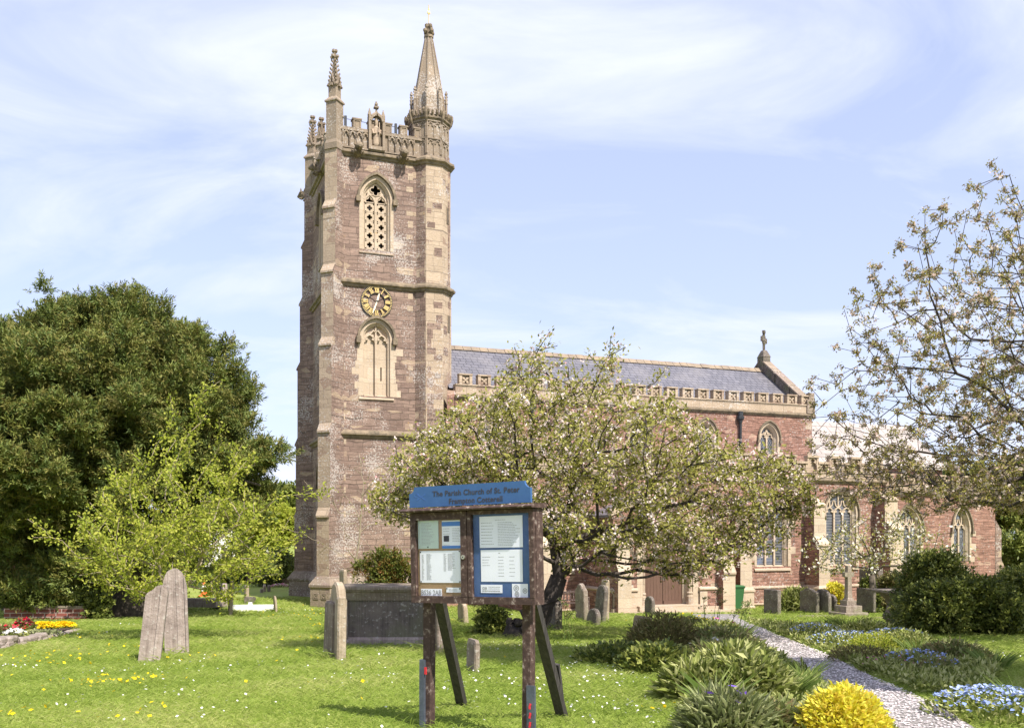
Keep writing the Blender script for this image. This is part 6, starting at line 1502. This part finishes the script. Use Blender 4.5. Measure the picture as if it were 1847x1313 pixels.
q = ground_at(26, 1160); clump('white_flower', 'small white flowers by the stone edging of the left bed', 'flowers', (q[0], q[1], .1), 150, .1, .2, 'border', ll=.07, flowers=('daisy', 60), fl=.03)
q = ground_at(70, 1152); clump('ground_plant', 'low grey green plant along the stone edging', 'plant', (q[0], q[1], .06), 400, .1, .4, 'silver', ll=.06, lw=.03)

# white house far behind the trees
t = thing('white_house', 'white rendered house half hidden behind the fresh green tree', 'house', ((418 - CXP) / FPX * 84, 84, .2), .1)
m, tt_ = mat('white_render'); finish(tt_, (.78, .74, .7, 1), .9); M['render'] = m
mb = MB(); mb.box(-3.2, 3.2, -2.5, 2.5, -.3, 4.3); mb.add([(-3.2, -2.5, 4.3), (-3.2, 2.5, 4.3), (-3.2, 0, 6)], [(0, 1, 2)]); mb.add([(3.2, -2.5, 4.3), (3.2, 2.5, 4.3), (3.2, 0, 6)], [(0, 1, 2)]); mb.build('wall', M['render'], t)
mb = MB()
for s in (-1, 1): mb.prism([(-3.4, s * 2.8, 4.15), (-3.4, s * 2.8, 4.27), (-3.4, 0, 6.15), (-3.4, 0, 6.03)], (6.8, 0, 0))
mb.build('roof', M['slate'], t)
for wx_ in (-1.9, 1.7):
    for wz_ in (1.1, 3.0):
        mb = MB(); mb.ribbon([(wx_ - .5, wz_), (wx_ + .5, wz_), (wx_ + .5, wz_ + 1), (wx_ - .5, wz_ + 1)], .08, -2.56, -2.48, closed=True); f_ = mb.build('window', M['render'], t); mb = MB(); mb.box(wx_ - .5, wx_ + .5, -2.52, -2.49, wz_, wz_ + 1); mb.build('pane', M['barglass'], f_)
mb = MB(); mb.box(-.4, .5, -2.53, -2.48, -.1, 2.0); mb.build('door', M['olddoor'], t)
t = thing('wooden_fence', 'brown board fence beyond the far lawn near the tower foot', 'fence', ((492 - CXP) / FPX * 57, 57, float(gz(-14, 57))), .1)
mb = MB()
for k in range(18): mb.box(-1.5 + k * .17, -1.345 + k * .17, -.02, .02, -.1, 1.55 + random.uniform(-.02, .02))
mb.build('fence_boards', M['door'], t)
for s in (-1.5, 0, 1.55): mb = MB(); mb.box(s - .05, s + .05, .02, .12, -.2, 1.6); mb.build('post', M['door'], t)
x = (368 - CXP) / FPX * 43; t = thing('traffic_cone', 'orange and white traffic cone on the far lawn', 'cone', (x, 43, float(gz(x, 43)) + .15))
m, tt_ = mat('orange_plastic'); finish(tt_, (.8, .16, .04, 1), .5); M['orange'] = m
cy = lambda r, z: [(r * math.cos(q), r * math.sin(q), z) for q in np.arange(12) * .5236]
mb = MB(); mb.box(-.2, .2, -.2, .2, 0, .04); mb.build('base', M['orange'], t)
mb = MB(); mb.loft([cy(.16, .04), cy(.03, .75)], 0, True, True, True); mb.build('cone', M['orange'], t)
mb = MB(); mb.loft([cy(.132, .22), cy(.082, .48)]); mb.build('reflective_band', M['render'], t)
q = at(540, 1065, 46); clump('far_flowers', 'pink and white flowers laid on a grave at the tower foot', 'flowers', ((505 - CXP) / FPX * 50, 50, .1), 80, .2, .5, 'border', flowers=('pinkbl', 60), fl=.06)

# ------------------------------------------------------------------ flower borders along the path
LB = [  # name, label, category, pixel, n, h, r, material, kind, ll, lw, flowers
    ('golden_shrub', 'dwarf golden yellow shrub at the path edge in the foreground', 'shrub', (1522, 1342), 4200, .36, .285, 'yellow', 'leaf', .045, .026, None),
    ('iris', 'upright iris clump with long sword leaves amid broad foliage', 'plant', (1288, 1285), 46, .46, .2, 'strap', 'strap', .3, .022, None),
    ('cornflower', 'grey green perennial cornflower with a few purple flowers, foreground', 'plant', (1312, 1332), 700, .30, .34, 'silver', 'leaf', .17, .028, ('purple', 9)),
    ('peony', 'broad leaved perennial spilling over the lawn edge', 'plant', (1256, 1262), 520, .3, .34, 'border', 'leaf', .19, .06, None),
    ('peony', 'broad leaved perennial behind the iris clump', 'plant', (1325, 1246), 800, .42, .5, 'border', 'leaf', .17, .055, None),
    ('leafy_perennial', 'dense mid green perennial right of the iris', 'plant', (1352, 1266), 900, .38, .42, 'border', 'leaf', .14, .05, None),
    ('leafy_perennial', 'low yellowish green perennial beside the golden shrub', 'plant', (1392, 1325), 700, .22, .36, 'paleleaf', 'leaf', .1, .045, None),
    ('grass_tuft', 'fine bright green grass tuft hanging towards the path', 'plant', (1412, 1264), 420, .36, .34, 'strap', 'strap', .3, .01, None),
    ('daffodil_leaves', 'stiff daffodil leaves at the path edge above the grass tuft', 'plant', (1448, 1232), 70, .34, .26, 'strap', 'strap', .3, .014, None),
    ('leafy_perennial', 'pale leaved perennial in the middle of the left border', 'plant', (1290, 1212), 800, .36, .55, 'paleleaf', 'leaf', .12, .05, ('daisy', 14)),
    ('leafy_perennial', 'dark leaved perennial by the path in mid border', 'plant', (1336, 1216), 800, .36, .5, 'border', 'leaf', .11, .045, None),
    ('leafy_perennial', 'mixed green perennial halfway along the left border', 'plant', (1300, 1182), 900, .42, .7, 'paleleaf', 'leaf', .12, .045, None),
    ('dark_mat', 'dark glossy ground plant shading the lawn edge', 'plant', (1112, 1195), 900, .26, .62, 'shrub', 'leaf', .1, .06, None),
    ('dark_mat', 'dark glossy mound before the spiky brown bush', 'plant', (1190, 1212), 900, .34, .55, 'shrub', 'leaf', .11, .065, None),
    ('heather_bush', 'brown green upright heathery bush beside the short leaning headstone', 'bush', (1196, 1182), 1500, .62, .62, 'heath', 'leaf', .12, .03, None),
    ('daffodil', 'yellow flowered leafy clump behind the heathery bush', 'plant', (1250, 1158), 160, .5, .5, 'strap', 'strap', .4, .02, ('dande', 12)),
    ('leafy_perennial', 'tall green perennial at the far path edge', 'plant', (1296, 1160), 700, .42, .6, 'border', 'leaf', .14, .04, ('magenta', 8)),
    ('spiky_clump', 'spiky dark green clump at the bend of the path', 'plant', (1318, 1172), 90, .6, .4, 'strap', 'strap', .4, .02, None),
    ('leafy_perennial', 'low pale perennial where the border narrows', 'plant', (1244, 1143), 600, .34, .7, 'paleleaf', 'leaf', .13, .05, None),
    # right border
    ('forget_me_not', 'pale blue forget-me-not patch nearest the bend of the path', 'flowers', (1472, 1150), 500, .24, .55, 'border', 'leaf', .08, .03, ('forget', 260)),
    ('forget_me_not', 'long blue forget-me-not drift at the right path edge', 'flowers', (1535, 1168), 600, .22, .75, 'border', 'leaf', .08, .03, ('forget', 330)),
    ('forget_me_not', 'blue forget-me-not strip under the dark shrubs', 'flowers', (1618, 1158), 400, .2, .6, 'border', 'leaf', .08, .03, ('forget', 330)),
    ('forget_me_not', 'bright blue forget-me-not patch in the bottom right corner', 'flowers', (1800, 1292), 900, .16, .5, 'border', 'leaf', .06, .025, ('forget', 520)),
    ('forget_me_not', 'blue and pink flowered mix in the middle of the right border', 'flowers', (1655, 1212), 600, .2, .5, 'paleleaf', 'leaf', .07, .03, ('forget', 160)),
    ('leafy_perennial', 'grassy green clump below the stone cross', 'plant', (1528, 1136), 130, .5, .8, 'strap', 'strap', .4, .018, None),
    ('leafy_perennial', 'dark green perennial between cross and forget-me-nots', 'plant', (1568, 1150), 700, .34, .65, 'border', 'leaf', .12, .04, None),
    ('leafy_perennial', 'pale feathery perennial right of the path drift', 'plant', (1580, 1182), 800, .34, .5, 'lime', 'leaf', .07, .025, None),
    ('heather_bush', 'low brownish heathery plant hugging the right path edge', 'plant', (1556, 1194), 700, .22, .5, 'heath', 'leaf', .07, .02, None),
    ('day_lily', 'arching strap leaved clump in the right border', 'plant', (1656, 1186), 90, .42, .32, 'strap', 'strap', .3, .02, None),
    ('day_lily', 'strap leaved clump furthest right in the border', 'plant', (1790, 1208), 90, .36, .32, 'strap', 'strap', .3, .018, None),
    ('leafy_perennial', 'broad pale green leaves before the dark shrubs', 'plant', (1722, 1196), 700, .28, .5, 'paleleaf', 'leaf', .12, .05, None),
    ('leafy_perennial', 'mid green perennial right of the pale feathery one', 'plant', (1640, 1180), 700, .36, .45, 'border', 'leaf', .11, .045, None),
    ('cranesbill', 'magenta flowered cranesbill at the right path edge', 'flowers', (1606, 1214), 600, .16, .4, 'border', 'leaf', .06, .035, ('magenta', 16)),
    ('rush_tuft', 'tall thin rushes at the right picture edge', 'plant', (1842, 1290), 60, .5, .2, 'strap', 'strap', .4, .008, None),
]
for (nm, lab, cat, pxy, n_, h_, r_, mm, kd, ll_, lw_, fl_) in LB:
    q = ground_at(*pxy); big = nm in ('golden_shrub', 'forget_me_not'); clump(nm, lab, cat, q[:2], n_ if big or kd == 'strap' else int(n_ * 1.9), h_ if big else h_ * .95, r_ if big else r_ * .86, mm, kd, ll_ if big or kd == 'strap' else ll_ * .68, lw_ if big or kd == 'strap' else lw_ * .75, fl_, upr=1.0 if kd == 'leaf' else 1.2, fl=.0145 if cat == 'flowers' else .028)

for (px_, py2, h_, lab) in ((1284, 1150, .95, 'tall thin seeding stalks at the far end of the left border'), (1330, 1176, .8, 'slender budding stalks rising by the bend of the path'), (1026, 1160, .75, 'lone wispy umbel weed standing on the lawn by the apple tree')):
    q = ground_at(px_, py2); t = thing('tall_weed', lab, 'plant', q); segs = []; LP = []
    for k in range(5):
        a_ = k * 1.3; b0_ = np.array([.1 * math.cos(a_), .1 * math.sin(a_), -.02]); tp_ = b0_ + [rng.normal() * .08, rng.normal() * .06, h_ * rng.uniform(.6, 1.)]
        m_ = (b0_ + tp_) / 2 + rng.normal(size=3) * .03; segs += [(b0_, m_, .006, .005), (m_, tp_, .005, .003)]
        for j in range(6):
            e_ = tp_ + np.array([rng.normal() * .05, rng.normal() * .05, .02 + .05 * rng.random()]); segs.append((tp_ - [0, 0, .06 * rng.random()], e_, .003, .002)); LP += [e_ + rng.normal(size=3) * .012 for _ in range(4)]
        LP += [b0_ + (tp_ - b0_) * f_ + rng.normal(size=3) * .03 for f_ in (.2, .3, .45, .6)]
    V_, F_ = tubes(segs, 4); npmesh('stems', V_, F_, M['strap'], t, np.full(len(F_), .3)); LP = np.array(LP)
    leafobj('foliage', leaf_geo(LP, rdir(len(LP)), .05, .022), 'paleleaf', t)
# ------------------------------------------------------------------ grass, ground cover, daisies, petals
def free(x, y):
    l, r = path_edges(y); on = (x > l - .02) & (x < r + .02) & (y < 36.6)
    u = (x - CO[0]) * EU[0] + (y - CO[1]) * EU[1]; v = (x - CO[0]) * EV[0] + (y - CO[1]) * EV[1]
    ch_ = ((v > -.4) & (u > -2.4)) | ((u > 5) & (u < 31.5) & (v > -5.1)) | ((u > 7.4) & (u < 13.6) & (v > -7.95))
    return ~(on | ch_)
n = 330000
y = 6.0 * (44 / 6.0) ** (rng.random(n) ** 1.05); x = (rng.random(n) * 2 - 1) * (.60 * y + 1.2); ok = free(x, y); x, y = x[ok], y[ok]; n = len(x)
patch = .5 + .5 * np.sin(x * 1.7 + 2 * np.sin(y * .9)) * np.sin(y * 1.3 + 1.4 * np.sin(x * .8))
P = np.stack([x, y, gz(x, y) - .005], 1); D = rng.normal(size=(n, 3)) * [.55, .55, .2] + [0, 0, 1]
sc = (y / 7.5) ** .75
STONES = [o for o in COL.objects if o.parent is None and o.get('category') in ('gravestone', 'tomb', 'cross', 'notice board', 'grave block')]
tp = []
for o in STONES:                                            # longer tufts where the mower does not reach
    if o.location.y > 45: continue
    for k in range(90):
        a_ = random.random() * 6.283; r_ = (.75 if o['category'] == 'tomb' else .28) * random.uniform(.5, 1.15)
        tp.append((o.location.x + r_ * math.cos(a_), o.location.y + r_ * .9 * math.sin(a_)))
for s_ in (fl, fr, (pl.x, pl.y), (pr_.x, pr_.y)):
    for k in range(70): tp.append((s_[0] + random.gauss(0, .09), s_[1] + random.gauss(0, .09)))
tp = np.array(tp); tp = tp[free(tp[:, 0], tp[:, 1])]; nt_ = len(tp)
x = np.concatenate([x, tp[:, 0]]); y = np.concatenate([y, tp[:, 1]]); long_ = np.concatenate([np.ones(n), np.full(nt_, 2.3)]); n += nt_
patch = .5 + .5 * np.sin(x * 1.7 + 2 * np.sin(y * .9)) * np.sin(y * 1.3 + 1.4 * np.sin(x * .8)); sc = (y / 7.5) ** .75
P = np.stack([x, y, gz(x, y) - .005], 1); D = rng.normal(size=(n, 3)) * [.55, .55, .2] + [0, 0, 1]
V_, F_, q_ = blade_geo(P, D, long_ * (.035 + .045 * rng.random(n) * (.5 + patch)) * np.minimum(sc, 2.2), .0065 * sc, .5)
q_ = np.clip(np.repeat(.55 * rng.random(n) + .45 * patch, 3), 0, 1)
tag(npmesh('grass', V_, F_, M['grass'], None, q_), kind='stuff')
# loose low growth filling the borders between the plants
def in_border(x, y):
    l, r = path_edges(y)
    wl = np.interp(y, [6, 8, 10, 13, 18, 24, 28], [1.5, 1.5, 1.6, 1.9, 2.1, 1.6, .3]); wr = np.interp(y, [6, 8, 10, 13, 18, 24, 26], [.1, .3, 1.3, 2.2, 2.2, 1.6, .2])
    return ((x < l - .06) & (x > l - wl)) | ((x > r + .05) & (x < r + wr) & (y > 8.5))
n = 90000; y = 6 * (28 / 6) ** rng.random(n); l, r = path_edges(y); x = l - 2.4 + rng.random(n) * (r - l + 5.0); ok = in_border(x, y); x, y = x[ok], y[ok]; n = len(x)
hh = .10 * (.5 + .5 * np.sin(x * 3.1 + y * 2) * np.sin(y * 2.3 - x)) + .03
P = np.stack([x, y, gz(x, y) + hh * rng.random(n)], 1); D = rng.normal(size=(n, 3)) + [0, 0, .9]
tag(leafobj('ground_cover', leaf_geo(P, D, .07 * (y / 8) ** .4 * (.6 + .8 * rng.random(n)), .03 * (y / 8) ** .4, .3, up=[0, 0, 1]), 'border'), kind='stuff')
def scatter(name, m, spots, base_n, rad, lift, seedn=0):
    X, Y = [], []
    for (px_, py2, cnt, sx) in spots:
        q = ground_at(px_, py2); X.append(q[0] + rng.normal(size=cnt) * sx); Y.append(q[1] + rng.normal(size=cnt) * sx * 1.2)
    yb = 6.3 * (36 / 6.3) ** rng.random(base_n); xb = (rng.random(base_n) * 2 - 1) * (.58 * yb + .6); X.append(xb); Y.append(yb)
    X, Y = np.concatenate(X), np.concatenate(Y); ok = free(X, Y) & ~in_border(X, Y) & (Y > 5); X, Y = X[ok], Y[ok]; n = len(X)
    P = np.stack([X, Y, gz(X, Y) + lift * (.6 + .8 * rng.random(n))], 1)
    tag(leafobj(name, disc_geo(P, rad * (.7 + .6 * rng.random(n)) * np.minimum((Y / 8) ** .35, 1.6), k=8), m), kind='stuff')
scatter('daisies', 'daisy', [(1120, 1275, 24, .3), (1180, 1295, 18, .2), (1130, 1230, 36, .4), (1000, 1225, 42, .5), (1080, 1205, 36, .5), (215, 1128, 27, .5), (165, 1145, 15, .3), (330, 1250, 15, .3), (130, 1278, 8, .2), (15, 1208, 24, .2), (500, 1108, 36, .8), (560, 1102, 30, .7), (820, 1240, 30, .5), (700, 1225, 24, .5), (900, 1270, 24, .4), (420, 1200, 24, .6), (1690, 1160, 24, .5), (1800, 1185, 30, .5), (1420, 1120, 18, .7), (640, 1200, 18, .4), (340, 1300, 15, .25), (240, 1215, 15, .3), (1060, 1285, 18, .3)], 240, .011, .045)
scatter('dandelions', 'dande', [(80, 1185, 40, .5), (60, 1200, 24, .35), (195, 1235, 26, .25), (235, 1230, 26, .3), (150, 1150, 26, .5), (255, 1170, 18, .3), (550, 1112, 50, .9), (590, 1130, 40, .5), (60, 1290, 14, .2), (265, 1288, 8, .15), (1195, 1282, 7, .12), (500, 1100, 20, .8), (345, 1190, 12, .3), (1420, 1122, 16, .8), (840, 1122, 26, .4), (560, 1155, 16, .3), (1260, 1110, 10, .5)], 70, .0155, .05)
# fallen petals on the path and under the trees
n = 17000; y = 5.8 * (34 / 5.8) ** (rng.random(n)); l, r = path_edges(y); x = l + (r - l) * rng.random(n); keep = rng.random(n) < np.clip(1.25 - (y - 6) / 26, .15, 1) * (.45 + .55 * np.abs(x - (l + r) / 2) / ((r - l) / 2)) ; x, y = x[keep], y[keep]; n = len(x)
P = np.stack([x, y, gz(x, y) + .016 + .006 * rng.random(n)], 1)
n2 = 1500; x2 = rng.normal(size=n2) * 1.7 + 1.6; y2 = 15.5 + rng.normal(size=n2) * .8; ok = free(x2, y2); P2 = np.stack([x2, y2, gz(x2, y2) + .03], 1)[ok]
P = np.concatenate([P, P2]); D = rng.normal(size=P.shape) * [1, 1, .12]
tag(leafobj('fallen_petals', leaf_geo(P, D, .024 * np.minimum((P[:, 1] / 8) ** .5, 1.5), .018 * np.minimum((P[:, 1] / 8) ** .5, 1.5), .1, up=[0, 0, 3]), 'petal'), kind='stuff')
